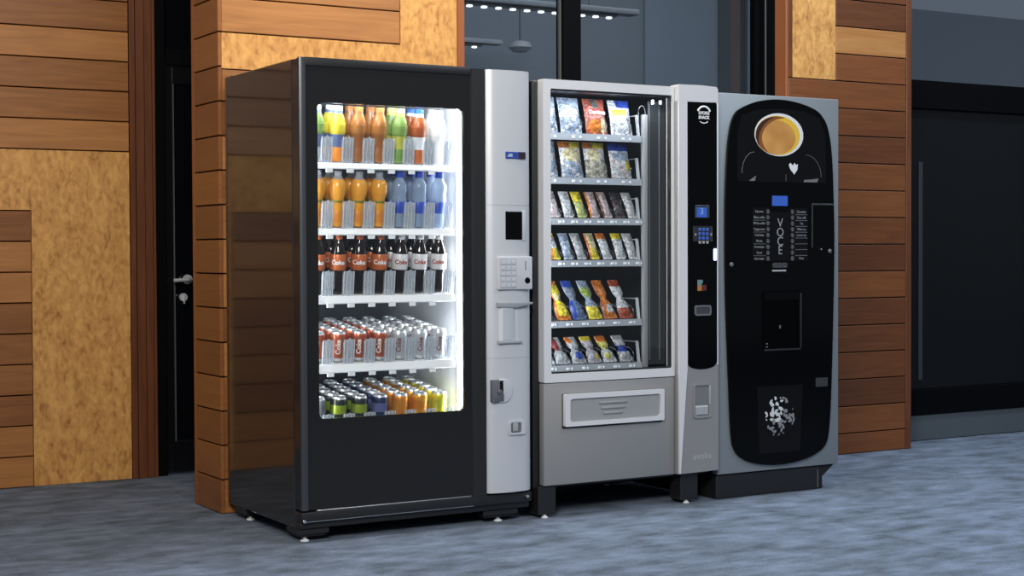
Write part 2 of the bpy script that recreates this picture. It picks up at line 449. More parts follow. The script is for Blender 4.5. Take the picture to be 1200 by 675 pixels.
# door at far left
d = bpy.data.objects.new('door_1', None); COL.objects.link(d); structure(d, 'black door in the recess left of the drinks machine')
b = MB(); b.box(.106, .158, 2.03, 2.15, 0, TOP, .003, 1); b.box(.159, 1.0, 2.04, 2.15, 2.02, 2.10, .003, 1); b.box(.96, 1.0, 2.03, 2.15, 0, 2.02, .003, 1)
structure(b.build('door_frame', M['frame_black'], d))
b = MB(); b.box(.162, .205, 2.06, 2.10, .01, 2.015, .003, 1); b.box(.91, .958, 2.06, 2.10, .01, 2.015, .003, 1); b.box(.206, .909, 2.06, 2.10, .01, .165, .003, 1)
b.box(.206, .909, 2.06, 2.10, 1.93, 2.015, .003, 1)
structure(b.build('door_leaf', M['door_black'], d))
b = MB(); b.box(.2065, .2105, 2.054, 2.066, .166, 1.93); structure(b.build('leaf_edge', M['frame_edge'], d))
b = MB(); b.box(.211, .909, 2.075, 2.085, .166, 1.93); b.box(.160, .955, 2.09, 2.10, 2.10, TOP)
structure(b.build('door_glass', mat('black door glass', (.003, .0035, .005), .12), d))
b = MB(); b.tube([(.272, 2.06, .966), (.272, 2.01, .966), (.262, 2.0, .966), (.185, 2.0, .962)], .009); b.cyl((.272, 2.046, .966), .024, .012)
structure(b.build('door_handle', cmat((.6, .62, .65), .3, .3), d))
b = MB(); b.cyl((.250, 2.045, .878), .02, .014); b.box(.246, .254, 2.034, 2.046, .845, .89, .002); structure(b.build('door_lock', cmat((.6, .62, .65), .3, .3), d))

# room beyond the glazing
b = MB(); b.box(1.0, 15, 4.6, 4.7, 0, TOP); b.box(4.85, 5.56, 4.57, 4.599, 0, TOP, mi=1); b.box(5.561, 5.82, 4.55, 4.599, 0, TOP, mi=2); b.box(5.86, 6.02, 4.56, 4.599, 0, TOP, mi=1)  # strips on the wall added for lighter and darker reflections in the glazing
structure(b.build('wall_back', [M['room_wall'], M['room_tone_band'], M['room_dark']]), 'grey wall of the room beyond the glazing')
b = MB(); b.box(1.02, 1.08, 1.135, 4.598, 0, TOP); structure(b.build('wall_partition', M['room_dark']), 'partition beside the glazing')
# ceiling lights beyond the glazing: long bars with rows of small lamps
def light_bar(x0, x1, y, z, n, nm, first=0):
    t = thing('ceiling_light', nm, 'light', ((x0 + x1) / 2, y, z))
    L = (x1 - x0) / 2
    q = MB(); q.box(-L, L + .15, -.05, .05, .03, .065, .008); q.build('lamp_housing', cmat((.36, .38, .4), .5), t)
    q = MB()
    for k in range(n):
        xx = -L + (k + .5) * 2 * L / n; q = MB(); q.box(xx - .016, xx + .016, -.014, .014, .0, .012, .003, 1); q.build('lamp', M['lamp'], t)
    q = MB(); q.box(-L, L, -.02, .02, .013, .029); q.build('lamp_rail', cmat((.1, .11, .12), .5), t)
    for sx in (-L * .8, L * .8):
        q = MB(); q.tube([(sx, 0, .07), (sx, 0, TOP - z)], .004, 6); q.build('hanging_wire', M['frame_edge'], t)
    return t
light_bar(1.25, 3.22, 2.6, 2.530, 20, 'long pendant light with a row of small lamps, nearer one behind the glazing')
light_bar(1.6, 3.20, 4.25, 2.535, 14, 'pendant light seen just above the black machine through the glazing')
t = thing('spotlight', 'small pale spotlight hanging beyond the glazing above the drinks machine', 'light', (3.52, 4.25, 2.56))
b = MB(); b.lathe([(0, -.035), (.05, -.03), (.085, 0), (.075, .035), (.03, .05), (0, .05)], 18); b.build('lamp_shade', cmat((.45, .47, .49), .5), t)
b = MB(); b.tube([(0, 0, .05), (0, 0, TOP - 2.56)], .006, 6); b.build('hanging_rod', M['frame_edge'], t)

# ------------------------------------------------------------------ drinks machine
def T(mb, name, mats, parent): return mb.build(name, mats, parent)
m1 = thing('drinks_vending_machine', 'tall black glass fronted vending machine full of bottles and cans, left of three', 'vending machine', (0, 0, 0))
D = .775
b = MB()
b.box(0, .03, .062, D, .05, 1.828, .004, 1); b.box(.982, 1.012, .062, D, .05, 1.824, .004, 1)
b.box(.03, .982, .062, D, 1.74, 1.827); b.box(.03, .982, D - .03, D, .05, 1.74); b.box(.03, .982, .062, D - .03, .05, .33); b.box(.775, .982, .062, D - .03, .33, 1.74)
T(b, 'cabinet', M['black_gloss'], m1)
b = MB()
b.box(.031, .045, .07, .70, .33, 1.739, mi=0); b.box(.745, .774, .07, .70, .33, 1.739, mi=0)
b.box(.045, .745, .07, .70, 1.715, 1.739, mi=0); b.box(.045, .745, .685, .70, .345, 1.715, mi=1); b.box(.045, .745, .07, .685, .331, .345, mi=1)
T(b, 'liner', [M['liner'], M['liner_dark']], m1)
# door: black slab with a rounded opening
WX0, WX1, WZ0, WZ1 = .079, .707, .466, 1.664
b = MB()
ring_rr(b, .0, .79, .124, 1.827, WX0, WX1, WZ0, WZ1, .022, .002, .016, ro=.003)
ring_rr(b, .001, .79, .125, 1.826, WX0 - .03, WX1 + .036, WZ0 - .02, WZ1 + .03, .01, .0162, .058, ro=.003)
o = T(b, 'door', M['black_door'], m1)
b = MB(); b.prism([(0., .004), (.003, -.004), (.012, -.009), (.026, -.009), (.030, .0), (.030, .004)], .124, 1.83, 'Z'); T(b, 'door_edge', mat('edge profile with highlight tone', (.055, .06, .068), .3, .4), m1)  # edge colour lifted to carry the bluish highlight on the bevel
b = MB(); b.prism([(.738, .003), (.744, -.005), (.776, -.012), (.7985, -.012), (.7985, .058), (.791, .058), (.791, .003)], .10, 1.827, 'Z'); T(b, 'door_pillar', M['black_satin'], m1)
b = MB(); b.box(.03, .738, -.004, .003, 1.80, 1.832, .002); T(b, 'door_top_trim', M['black_satin'], m1)
b = MB(); b.box(.062, .732, -.006, .003, .118, .1225, .001, 1); T(b, 'door_bottom_bead', M['steel'], m1)
b = MB(); b.box(0., 1.012, -.008, .06, .078, .1175, .004); b.box(0.0, 1.012, .012, .06, .052, .078, .003); T(b, 'door_base_rail', M['black_satin'], m1)
for x, z in ((.010, .084), (.992, .099)):
    b = MB(); b.cyl((x, -.0135, z), .0065, .006, seg=12, bev=.001); T(b, 'screw', M['chrome'], m1)
b = MB(); b.box(.010, .74, -.0085, -.0078, .080, .0825); T(b, 'base_rail_bead', M['steel'], m1)
b = MB(); b.box(WX0 - .028, WX1 + .034, .018, .023, WZ0 - .018, WZ1 + .028); T(b, 'door_glass', M['glass'], m1)
# legs and levelling feet
for x0, x1, y0 in ((.0, .125, .02), (.80, .965, .02), (0., .12, .58), (.86, .98, .58)):
    b = MB(); b.box(x0 + .002, x1, y0, y0 + .13, .028, .0515, .003, 1); b.box(x0 + .012, x1 - .01, y0 + .012, y0 + .11, .018, .05, .002, 1); lg = T(b, 'leg', M['black_satin'], m1)
    fx = x0 + .055 if x0 < .1 else x0 + .105
    b = MB(); b.lathe([(0, 0), (.017, 0), (.017, .005), (.007, .009), (.006, .02), (0, .02)], 14, (fx - .02, y0 + .03, 0)); b.build('levelling_foot', M['white'], lg)
# light strips
b = MB(); b.prism([(.7435, .062), (.7435, .120), (.738, .120), (.719, .070), (.719, .062)], .40, 1.70, 'Z', sm=False); T(b, 'light_strip', M['led'], m1)
b = MB(); b.box(.05, .70, .075, .10, 1.690, 1.713, .004); T(b, 'light_strip', M['led'], m1)
# shelves
CX = [.132 + .0887 * i for i in range(7)]
S1 = [(1.420, 1.443), (1.164, 1.190), (.898, .929), (.631, .664), (.385, .410)]
def m1_divider(z, h):
    q = MB()
    q.box(-.0235, .0235, -.002, .0, 0, h, .0008, 1)
    q.box(-.0215, -.0205, .0, .012, 0, h * .9); q.box(.0205, .0215, 0, .012, 0, h * .9)
    for xx in (-.0225, -.009, .0055, .019): q.box(xx, xx + .003, -.0035, -.002, .002, h, mi=1)
    q.box(-.004, .004, -.005, -.002, .0, h * 1.05, .001, 1); q.box(-.015, -.010, -.0045, -.002, .004, h * .96, .001, 1); q.box(.010, .015, -.0045, -.002, .004, h * .96, .001, 1)
    return q
SL_ = .13; TA = math.atan(SL_)
for si, (z0, z1) in enumerate(S1):
    b = MB(); b.prism([(.088, z0), (.084, z0 + .004), (.090, z1 - .001), (.100, z1), (.62, z1 + .52 * SL_), (.62, z1 - .012 + .52 * SL_), (.105, z1 - .012), (.103, z0)], .088, .712, 'X')
    for i in range(7):
        b.prism([(.11, z1), (.11, z1 + .004), (.60, z1 + .504 * SL_), (.60, z1 + .49 * SL_)], CX[i] + .040, CX[i] + .046, 'X', sm=False)
    sh = T(b, 'shelf', M['white'], m1)
    for i in range(7):
        if si < 4:
            b = MB(); x = CX[i] - .055; b.box(x - .014, x + .014, .087, .095, z0 - .014, z0 + .002, .001, 1); b.build('price_clip', M['white'], sh)
    h = (.10, .105, .095, .095, .06)[si]
    me = m1_divider(0, h).mesh('divider', [M['divider'], cmat((.5, .54, .58), .25)])
    for i in range(8):
        o = bpy.data.objects.new('divider', me); COL.objects.link(o); o.parent = sh; o.location = (CX[0] - .061 + .0887 * i, .106, z1 + .0015); o.rotation_euler.x = TA
# payment column, slightly bowed
def arc_profile(x0, x1, y, bow, n=12):
    return [(x0, .06)] + [(x0 + (x1 - x0) * k / n, y - bow * (1 - (2 * k / n - 1) ** 2) ** .5) for k in range(n + 1)] + [(x1, .06)]
def bow_y(x, x0=.80, x1=1.010, y=.0, bow=.030): 
    u = 2 * (x - x0) / (x1 - x0) - 1; return y - bow * (1 - u * u) ** .5
b = MB(); b.prism(arc_profile(.80, 1.010, .0, .030), .126, 1.826, 'Z'); T(b, 'payment_column', M['silver_light'], m1)
for z in (1.286, .670):
    b = MB(); pr = [(x, y - .0004) for x, y in arc_profile(.80, 1.010, .0, .030)[1:-1]]
    b.tube([(x, y, z) for x, y in pr], .0007, 5); T(b, 'panel_joint', cmat((.3, .32, .35), .5), m1)
YB = -.0325
b = MB(); b.box(.881, .958, YB, -.02, 1.146, 1.260, .002, 1); sr = T(b, 'screen', M['voce_gloss'], m1)
b = MB(); b.box(.960, .976, YB + .002, -.012, 1.142, 1.264, .003); T(b, 'screen_surround', cmat((.45, .48, .52), .4), m1)
b = MB(); b.box(.882, .974, YB - .001, -.015, 1.471, 1.500, .002, 1); lb = T(b, 'badge', cmat((.02, .05, .28), .4), m1)
b = MB(); b.box(.9405, .974, YB - .002, -.015, 1.4715, 1.4995, .001, 1); b.build('badge_end', cmat((.02, .012, .02), .4), lb)
b = MB(); b.prism([(.888, 1.479), (.912, 1.479), (.912, 1.491), (.896, 1.491)], YB - .0005, YB - .0018, 'Y', sm=False); b.build('badge_mark', cmat((.30, .40, .55), .5), lb)
# keypad block
b = MB(); b.prism(rrect(.840, 1.000, .945, 1.078, .006), -.041, -.004, 'Y', .003); kp = T(b, 'keypad_panel', M['silver_light'], m1)
b = MB(); b.box(.846, .9245, -.0425, -.040, .950, 1.070, .002, 1); b.build('keypad_plate', cmat((.42, .44, .47), .4), kp)
for r in range(5):
    for c in range(3):
        x = .853 + c * .024; z = .955 + r * .0228
        b = MB(); b.box(x, x + .018, -.0455, -.0425, z, z + .016, .002, 1); b.build('key', M['silver_light'], kp)
b = MB(); b.box(.9655, .970, -.0418, -.036, 1.022, 1.060, .001, 1); b.build('coin_slot', cmat((.08, .09, .1), .5), kp)
b = MB(); b.cyl((.976, -.044, .981), .0125, .01, seg=16, bev=.002); b.build('coin_button', M['voce_gloss'], kp)
# card / note recess
b = MB(); b.prism([(.838, .893), (.838, .876), (.925, .872), (.999, .886), (.999, .893)], -.045, -.010, 'Y', .002); T(b, 'note_slot_lip', cmat((.27, .29, .32), .4), m1)
b = MB(); b.prism([(.846, -.006), (.846, -.030), (.86, -.040), (.905, -.040), (.925, -.029), (.937, -.031), (.937, -.006)], .742, .874, 'Z'); T(b, 'note_guide', M['silver_light'], m1)
b = MB(); b.box(.842, .952, -.042, -.008, .728, .742, .004); T(b, 'note_tray', cmat((.33, .35, .38), .4), m1)
# door lock with D-shaped cover
b = MB(); b.prism([(.845, .492), (.87, .49)] + [(.868 + .042 * math.cos(t), .538 + .048 * math.sin(t)) for t in [(-80 + 16 * k) * PI / 180 for k in range(11)]] + [(.845, .586)], -.036, -.01, 'Y', .003)
lk = T(b, 'lock_cover', M['silver_light'], m1)
b = MB(); b.box(.815, .868, -.036, -.005, .492, .584, .004); T(b, 'lock_recess', cmat((.11, .12, .14), .35), m1)
b = MB(); b.cyl((.846, -.046, .535), .010, .012, seg=14, bev=.002); b.box(.826, .866, -.040, -.034, .496, .530, .003); T(b, 'lock_handle', cmat((.2, .21, .23), .3, .7), m1)
# coin return
b = MB(); ring_rr(b, .890, .968, .358, .416, .898, .948, .366, .408, .008, -.037, -.015, ro=.012); T(b, 'coin_return_rim', M['silver_light'], m1)
b = MB(); b.box(.897, .950, -.0335, -.012, .364, .410, .002, 1); T(b, 'coin_return_cup', cmat((.12, .13, .15), .3), m1)
b = MB(); b.box(.910, .934, -.036, -.030, .372, .408, .003); T(b, 'coin_return_flap', cmat((.32, .34, .37), .3), m1)

# ------------------------------------------------------------------ drinks
def bottle(prof, zones, mats, name='bottle'):
    """prof: (r, z) list, zones: material slot per band"""
    q = MB(); q.lathe(prof, 20, mis=zones); return q.mesh(name, mats)
clear = clear_plastic('clear bottle plastic', (.55, .60, .66), .12, .38)
water = clear_plastic('bottled water', (.30, .40, .56), .1, .62)
cola = mat('dark cola', (.008, .005, .004), .08)
orange_j = mat('orange juice', (.70, .30, .03), .22)
orange_d = mat('orange drink', (.50, .15, .02), .2)
def kit(body_prof, body_z, body_m, cap_prof, cap_m, label_prof=None, label_z=None, label_m=None, txt=None):
    d_ = {}
    q = MB(); q.lathe(body_prof, 22, mis=body_z); d_['body'] = q.mesh('body', body_m)
    q = MB(); q.lathe(cap_prof, 18); d_['cap'] = q.mesh('cap', cap_m)
    if label_prof:
        q = MB(); q.lathe(label_prof, 22, mis=label_z); d_['label_band'] = q.mesh('label_band', label_m)
    if txt:
        t_, sz, col, y, z = txt
        me = text_mesh(t_, sz, bold=.0006)
        me.materials.clear(); me.materials.append(M[col] if isinstance(col, str) else col)
        # wrap the word round the label
        for v in me.vertices:
            a = v.co.x / y; rr = y + .0008 - v.co.y; v.co = Vector((rr * math.sin(a), -rr * math.cos(a), v.co.z + z))
        me.transform(Matrix.Rotation(math.radians(-22), 4, 'Z'))
        d_['lettering'] = me
    return d_
def stand(name, kit_, label, cat, loc, group, rz=0., s=1.):
    t = thing(name, label, cat, loc, group); t.rotation_euler = (TA, 0, rz); t.scale = (s, s, s)
    for k_, me in kit_.items():
        o = bpy.data.objects.new(k_, me); COL.objects.link(o); o.parent = t
    return t
def cap(z, r=.0135, h=.018): return [(0, z + h), (r * .9, z + h), (r, z + h - .002), (r, z), (0, z)]
# cola bottle 0.228 high
cp = [(0, .0), (.024, 0), (.030, .006), (.031, .02), (.029, .045), (.0285, .07), (.032, .095), (.0325, .15), (.030, .165), (.021, .19), (.0135, .207), (.0125, .214), (0, .214)]
def cola_kit(capc, labc, lett, tcol):
    return kit(cp, None, cola, cap(.211, .0145, .018), cmat(capc, .4), [(.0328, .092), (.0334, .093), (.0334, .152), (.0322, .154)], None, cmat(labc, .3), (lett, .024, tcol, .0336, .122))
K_red = cola_kit((.42, .10, .025), (.42, .10, .025), 'Coke', 'white_print')
K_diet = cola_kit((.8, .82, .84), (.62, .62, .64), 'Coke', cmat((.35, .03, .02), .4))
# juice bottle: round shoulders, waist
jp = [(0, 0), (.027, 0), (.030, .006), (.030, .045), (.027, .060), (.030, .075), (.026, .098), (.026, .108), (.033, .125), (.0355, .148), (.033, .170), (.024, .184), (.016, .194), (.0145, .204), (0, .204)]
jz = [0, 0, 0, 0, 0, 0, 0, 0, 0, 0, 0, 1, 1, 1]
K_juice = kit(jp, jz, [orange_j, clear], cap(.200, .016, .016), clear, [(.0308, .018), (.0312, .02), (.0296, .056), (.0286, .06)], None, cmat((.62, .22, .03), .3), ('ORANGE', .0115, cmat((.05, .18, .03), .4), .029, .098))
wp = [(0, 0), (.029, 0), (.032, .006), (.032, .05), (.029, .065), (.032, .08), (.032, .115), (.029, .13), (.031, .15), (.029, .17), (.016, .192), (.0125, .202), (0, .202)]
K_water = kit(wp, None, water, cap(.196, .0165, .024), cmat((.012, .05, .42), .4), [(.0322, .055), (.0326, .056), (.0326, .10), (.0322, .101)], None, cmat((.03, .07, .40), .35))
# top shelf kinds
tp = [(0, 0), (.026, 0), (.029, .006), (.029, .04), (.026, .055), (.027, .085), (.031, .105), (.032, .15), (.026, .172), (.020, .185), (.018, .2), (0, .2)]
def tkit(c1, c2, c3, capc):
    return kit(tp, [0, 0, 0, 0, 1, 1, 2, 2, 2, 1, 1], [cmat(c1, .25), cmat(c2, .25), cmat(c3, .25)], cap(.196, .0185, .018), cmat(capc, .4), [(.0325, .112), (.0328, .113), (.0332, .146), (.0325, .147)], None, cmat(tuple(min(1, c * 1.15) for c in c3), .3))
K_t = [tkit((.5, .52, .56), (.12, .16, .26), (.20, .32, .08), (.75, .76, .8)),
       tkit((.75, .25, .03), (.10, .14, .28), (.62, .50, .04), (.75, .76, .8)),
       tkit((.27, .10, .03), (.25, .09, .025), (.32, .125, .03), (.36, .14, .04)),
       tkit((.27, .10, .03), (.25, .09, .025), (.32, .125, .03), (.36, .14, .04)),
       tkit((.13, .24, .05), (.42, .42, .07), (.15, .25, .06), (.5, .5, .2)),
       tkit((.40, .10, .02), (.62, .64, .68), (.30, .07, .02), (.02, .10, .42)),
       tkit((.7, .72, .74), (.72, .74, .76), (.74, .76, .76), (.5, .52, .54))]
# cans
def can_kit(c_body, c_band, c_top=(.62, .64, .66), txt=None, metal=.45):
    pr = [(0, .0025), (.022, .0), (.026, .0), (.0325, .008), (.033, .014), (.033, .050), (.033, .085), (.033, .101), (.030, .108), (.0265, .1145), (.0265, .1165), (.0245, .1165), (.0240, .1135), (0, .1135)]
    q = MB(); q.lathe(pr, 22, mis=[0, 0, 0, 1, 2, 3, 2, 2, 1, 0, 0, 0, 0])
    d_ = {'body': q.mesh('body', [cmat(c_top, .3, .8), cmat(c_top, .3, .6), cmat(c_body, .3, metal), cmat(c_band, .3, metal)])}
    q = MB(); q.prism(ellipse(0, .004, .0065, .010, 14), .1136, .1150, 'Z'); d_['ring_pull'] = q.mesh('ring_pull', M['chrome'])
    if txt:
        me = text_mesh(txt[0], .026, bold=.0007); me.transform(Matrix.Rotation(-PI / 2, 4, 'Y'))
        for v in me.vertices:
            a = v.co.x / .033; rr = .0337 - v.co.y; v.co = Vector((rr * math.sin(a), -rr * math.cos(a), v.co.z + .058))
        me.transform(Matrix.Rotation(math.radians(-18), 4, 'Z'))
        me.materials.clear(); me.materials.append(txt[1]); d_['lettering'] = me
    return d_
K_cr = can_kit((.42, .095, .045), (.38, .08, .03), txt=('Coke', cmat((.75, .72, .7), .4)))
K_cd = can_kit((.52, .54, .57), (.50, .52, .55), txt=('Coke', cmat((.16, .035, .03), .4)))
K_b = [can_kit((.25, .27, .28), (.22, .24, .25)), can_kit((.035, .04, .035), (.30, .42, .04)), can_kit((.03, .035, .035), (.32, .42, .05)),
       can_kit((.03, .04, .10), (.16, .18, .42)), can_kit((.70, .24, .03), (.72, .28, .04)), can_kit((.72, .33, .03), (.70, .25, .03)), can_kit((.72, .66, .05), (.60, .62, .06))]
colw = ['first', 'second', 'third', 'fourth', 'fifth', 'sixth', 'seventh']
dep = ['front', 'second back', 'third back', 'fourth back', 'fifth back']
shelfn = ['top shelf', 'second shelf', 'third shelf', 'fourth shelf', 'bottom shelf']
tn = ['green-topped bottle', 'yellow-labelled dark blue bottle', 'ribbed orange drink bottle', 'ribbed orange drink bottle', 'green and yellow bottle', 'white bottle with brown label and blue cap', 'plain white bottle']
bn = ['grey can', 'dark can with green front', 'dark can with lime front', 'dark blue can', 'orange can', 'orange and yellow can', 'yellow can']
for si in range(5):
    nd = (2, 2, 2, 5, 5)[si]; pitch = (.072, .074, .072, .070, .070)[si]
    for i in range(7):
        if si == 0: kt, nm, cat, g = K_t[i], tn[i], 'bottle', 'bottles on the top drinks shelf'
        elif si == 1:
            kt, nm = (K_juice, 'orange juice bottle') if i < 4 else (K_water, 'blue-capped water bottle'); cat, g = 'bottle', ('orange juice bottles on the second shelf' if i < 4 else 'water bottles on the second shelf')
        elif si == 2:
            kt, nm = (K_red, 'red-labelled cola bottle') if i < 4 else (K_diet, 'silver-labelled cola bottle'); cat, g = 'bottle', ('red labelled cola bottles' if i < 4 else 'silver labelled cola bottles')
        elif si == 3:
            kt, nm = (K_cr, 'red drinks can') if i < 4 else (K_cd, 'silver drinks can'); cat, g = 'can', ('red cans on the fourth shelf' if i < 4 else 'silver cans on the fourth shelf')
        else: kt, nm, cat, g = K_b[i], bn[i], 'can', 'cans on the bottom shelf'
        for k in range(nd):
            t = stand('drinks_can' if cat == 'can' else ('water_bottle' if kt is K_water else ('juice_bottle' if kt is K_juice else ('cola_bottle' if si == 2 else 'drink_bottle'))), kt,
                      f'{nm}, {dep[k]}, {colw[i]} column from left, {shelfn[si]}', cat,
                      (CX[i] + random.uniform(-.001, .001), .152 + pitch * k, S1[si][1] + .0045 + (.052 + pitch * k) * SL_), g, rz=random.uniform(-.25, .25) if k else random.uniform(-.12, .12))

# ------------------------------------------------------------------ snack machine
m2 = thing('snack_vending_machine', 'silver framed snack vending machine with black selection panel, middle of three', 'vending machine', (1.05, 0, 0))
OX = 1.05
def L(mb, name, mats, parent=None):       # parts are modelled in room coordinates, then moved under the machine
    bmesh.ops.translate(mb.bm, vec=(-OX, 0, 0), verts=mb.bm.verts[:])
    return mb.build(name, mats, parent or m2)
b = MB()
b.box(1.045, 1.072, .03, .80 - .03, .12, 1.798, .003, 1); b.box(1.925, 1.950, .03, .77, .12, 1.798, .003, 1)
b.box(1.072, 1.925, .03, .77, 1.775, 1.798); b.box(1.072, 1.925, .745, .77, .12, 1.775); b.box(1.072, 1.925, .03, .745, .12, .15)
L(b, 'cabinet', M['black_satin'])
b = MB()
b.box(1.0725, 1.085, .045, .64, .54, 1.774); b.box(1.792, 1.805, .10, .64, .54, 1.774); b.box(1.085, 1.792, .63, .64, .56, 1.774); b.box(1.085, 1.792, .045, .63, .54, .56); b.box(1.085, 1.792, .095, .63, 1.768, 1.774)
L(b, 'liner', M['tray_dark'])
b = MB(); ring_rr(b, 1.0715, 1.735, .558, 1.803, 1.107, 1.7225, .594, 1.765, .006, -.012, .03, ro=.006)
L(b, 'door_frame', M['silver'])
b = MB(); ring_rr(b, 1.105, 1.7245, .592, 1.767, 1.112, 1.718, .600, 1.758, .006, -.004, .02, ro=.004); L(b, 'glass_gasket', M['black_satin'])
b = MB(); b.box(1.108, 1.722, .004, .009, .595, 1.764); L(b, 'door_glass', M['glass'])
# two small white blocks inside, top right
b = MB()
for x in (1.700, 1.742): b.box(x, x + .010, .10, .112, 1.735, 1.755, .002)
L(b, 'white_clip', M['white'])
# guide post beside the trays and dark inner panel
b = MB(); b.box(1.657, 1.684, .112, .130, .592, 1.690, .003); L(b, 'guide_post', cmat((.42, .43, .45), .35, .3))
b = MB(); b.tube([(1.640, .12, 1.65)] + [(1.657 + .018 * math.cos(t), .12, 1.700 + .028 * math.sin(t)) for t in [PI - PI * k / 8 for k in range(9)]] + [(1.676, .12, 1.69)], .002, 6); L(b, 'cable', cmat((.16, .17, .18), .4))
b = MB(); b.box(1.700, 1.790, .135, .142, .60, 1.75); L(b, 'inner_panel', cmat((.05, .057, .064), .25))
b = MB(); b.box(1.703, 1.706, .130, .134, .62, 1.74); b.box(1.757, 1.760, .130, .134, .62, 1.74); L(b, 'panel_bead', cmat((.2, .22, .24), .4))
# lower front and delivery flap
b = MB(); b.box(1.0715, 1.735, -.010, .03, .133, .5545, .004); L(b, 'lower_panel', M['silver_grey'])
b = MB(); b.box(1.158, 1.672, -.0115, -.004, .364, .510, .002, 1); L(b, 'flap_shadow_gap', M['black_matt'])
b = MB(); ring_rr(b, 1.163, 1.667, .374, .508, 1.188, 1.648, .392, .488, .014, -.030, -.011, ro=.006)
fl = L(b, 'delivery_flap', M['silver'])
b = MB(); b.box(1.185, 1.650, -.021, -.012, .389, .491, .001, 1)
for x0, x1, z in ((1.335, 1.480, .465), (1.345, 1.470, .443), (1.357, 1.455, .421)): b.box(x0, x1, -.028, -.020, z - .0055, z + .0055, .004, 2)
bmesh.ops.translate(b.bm, vec=(-OX, 0, 0), verts=b.bm.verts[:]); b.build('flap_inset', cmat((.37, .375, .385), .42, .3), fl)
# selection column
b = MB()
prof = [(1.737, .03), (1.737, -.020), (1.742, -.032), (1.752, -.038), (1.782, -.036), (1.786, -.030), (1.942, -.030), (1.946, -.036), (1.951, -.034), (1.954, -.02), (1.954, .03)]
b.prism(prof, .60, 1.74, 'Z')
b.prism([(1.737, .135), (1.954, .139), (1.954, .5995), (1.737, .5995)], .03, -.034, 'Y', .006)
L(b, 'selection_column', M['silver_grey'])
b = MB(); b.prism([(1.737, 1.7405), (1.954, 1.7405), (1.954, 1.80), (1.945, 1.81), (1.86, 1.8135), (1.745, 1.812), (1.737, 1.804)], .03, -.034, 'Y', .006); b.box(1.9455, 1.9545, -.0365, .03, .60, 1.74, .002); L(b, 'column_cap', M['silver'])
b = MB(); b.prism([(1.7365, .138), (1.7365, 1.806), (1.745, 1.808), (1.781, 1.74), (1.781, .60), (1.757, .30), (1.744, .138)], -.030, -.043, 'Y', .004); L(b, 'column_edge', M['silver'])
b = MB(); n = 10
pp = [(1.785, 1.730), (1.79, 1.738), (1.94, 1.742), (1.945, 1.732), (1.945, .615)] + [(1.945 - .16 * k / n, .600 - .016 * (1 - (2 * k / n - 1) ** 2)) for k in range(1, n)] + [(1.785, .615)]
b.prism(pp, -.030, -.037, 'Y', .002); pn = L(b, 'selection_panel', M['voce_gloss'])
YP = -.0385
def LP(mb, name, mats, parent=pn):
    bmesh.ops.translate(mb.bm, vec=(-OX, 0, 0), verts=mb.bm.verts[:]); return mb.build(name, mats, parent)
b = MB()
b.tube([(1.873 + .036 * math.cos(t), YP, 1.686 + .036 * math.sin(t)) for t in [PI * (.14 + .72 * k / 14) for k in range(15)]], .0045, 6)
b.tube([(1.873 + .036 * math.cos(t), YP, 1.686 + .036 * math.sin(t)) for t in [PI * (1.30 + .4 * k / 8) for k in range(9)]], .0022, 6)
LP(b, 'logo', M['white_print'])
text('EVOKE', .019, (1.873 - OX, YP - .001, 1.693), M['white_print'], pn, bold=.0008)
text('SNACK', .018, (1.873 - OX, YP - .001, 1.674), M['white_print'], pn, bold=.0008)
b = MB(); b.box(1.826, 1.902, YP, -.036, 1.240, 1.297, .002, 1); LP(b, 'display_bezel', cmat((.03, .04, .055), .3))
b = MB(); b.box(1.834, 1.888, YP - .001, YP, 1.243, 1.285); dsp = LP(b, 'display', M['blue_screen'])
text('3', .04, (1.860 - OX, YP - .002, 1.268), cmat((.3, .45, .7), .4), pn)
b = MB(); b.box(1.815, 1.918, YP + .0004, -.036, 1.138, 1.206, .003, 1); LP(b, 'keypad_plate', cmat((.02, .022, .027), .4))
for r in range(4):
    for c in range(3):
        x = 1.843 + c * .0205; z = 1.190 - r * .0185
        b = MB(); b.box(x, x + .013, YP - .002, YP, z - .006, z + .006, .001, 1); LP(b, 'key', M['blue_screen'] if r < 3 else cmat((.3, .31, .33), .4))
for x in (1.822, 1.907):
    b = MB(); b.box(x, x + .010, YP - .002, YP, 1.162, 1.174, .001, 1); LP(b, 'key', cmat((.2, .21, .23), .4))
b = MB(); b.prism(rrect(1.925, 1.940, 1.055, 1.108, .006), -.036, -.042, 'Y', .002); LP(b, 'indicator_light', M['blue_led'])
b = MB(); b.box(1.838, 1.86, YP, -.036, .925, .972); LP(b, 'card_sticker', cmat((.45, .17, .03), .4))
b = MB(); b.prism([(1.838, .972), (1.866, .972), (1.866, .962), (1.852, .940), (1.838, .952)], YP, YP - .0006, 'Y', sm=False); LP(b, 'card_sticker', cmat((.13, .24, .24), .4))
b = MB(); b.box(1.862, 1.886, YP, -.036, .925, .950); LP(b, 'card_sticker', cmat((.10, .02, .02), .4))
b = MB(); ring_rr(b, 1.821, 1.910, .817, .862, 1.828, 1.903, .824, .855, .006, -.043, -.036, ro=.010); LP(b, 'card_reader_rim', cmat((.22, .23, .25), .35, .5))
b = MB(); b.box(1.828, 1.903, -.040, -.037, .824, .855); LP(b, 'card_reader', cmat((.05, .053, .058), .3))
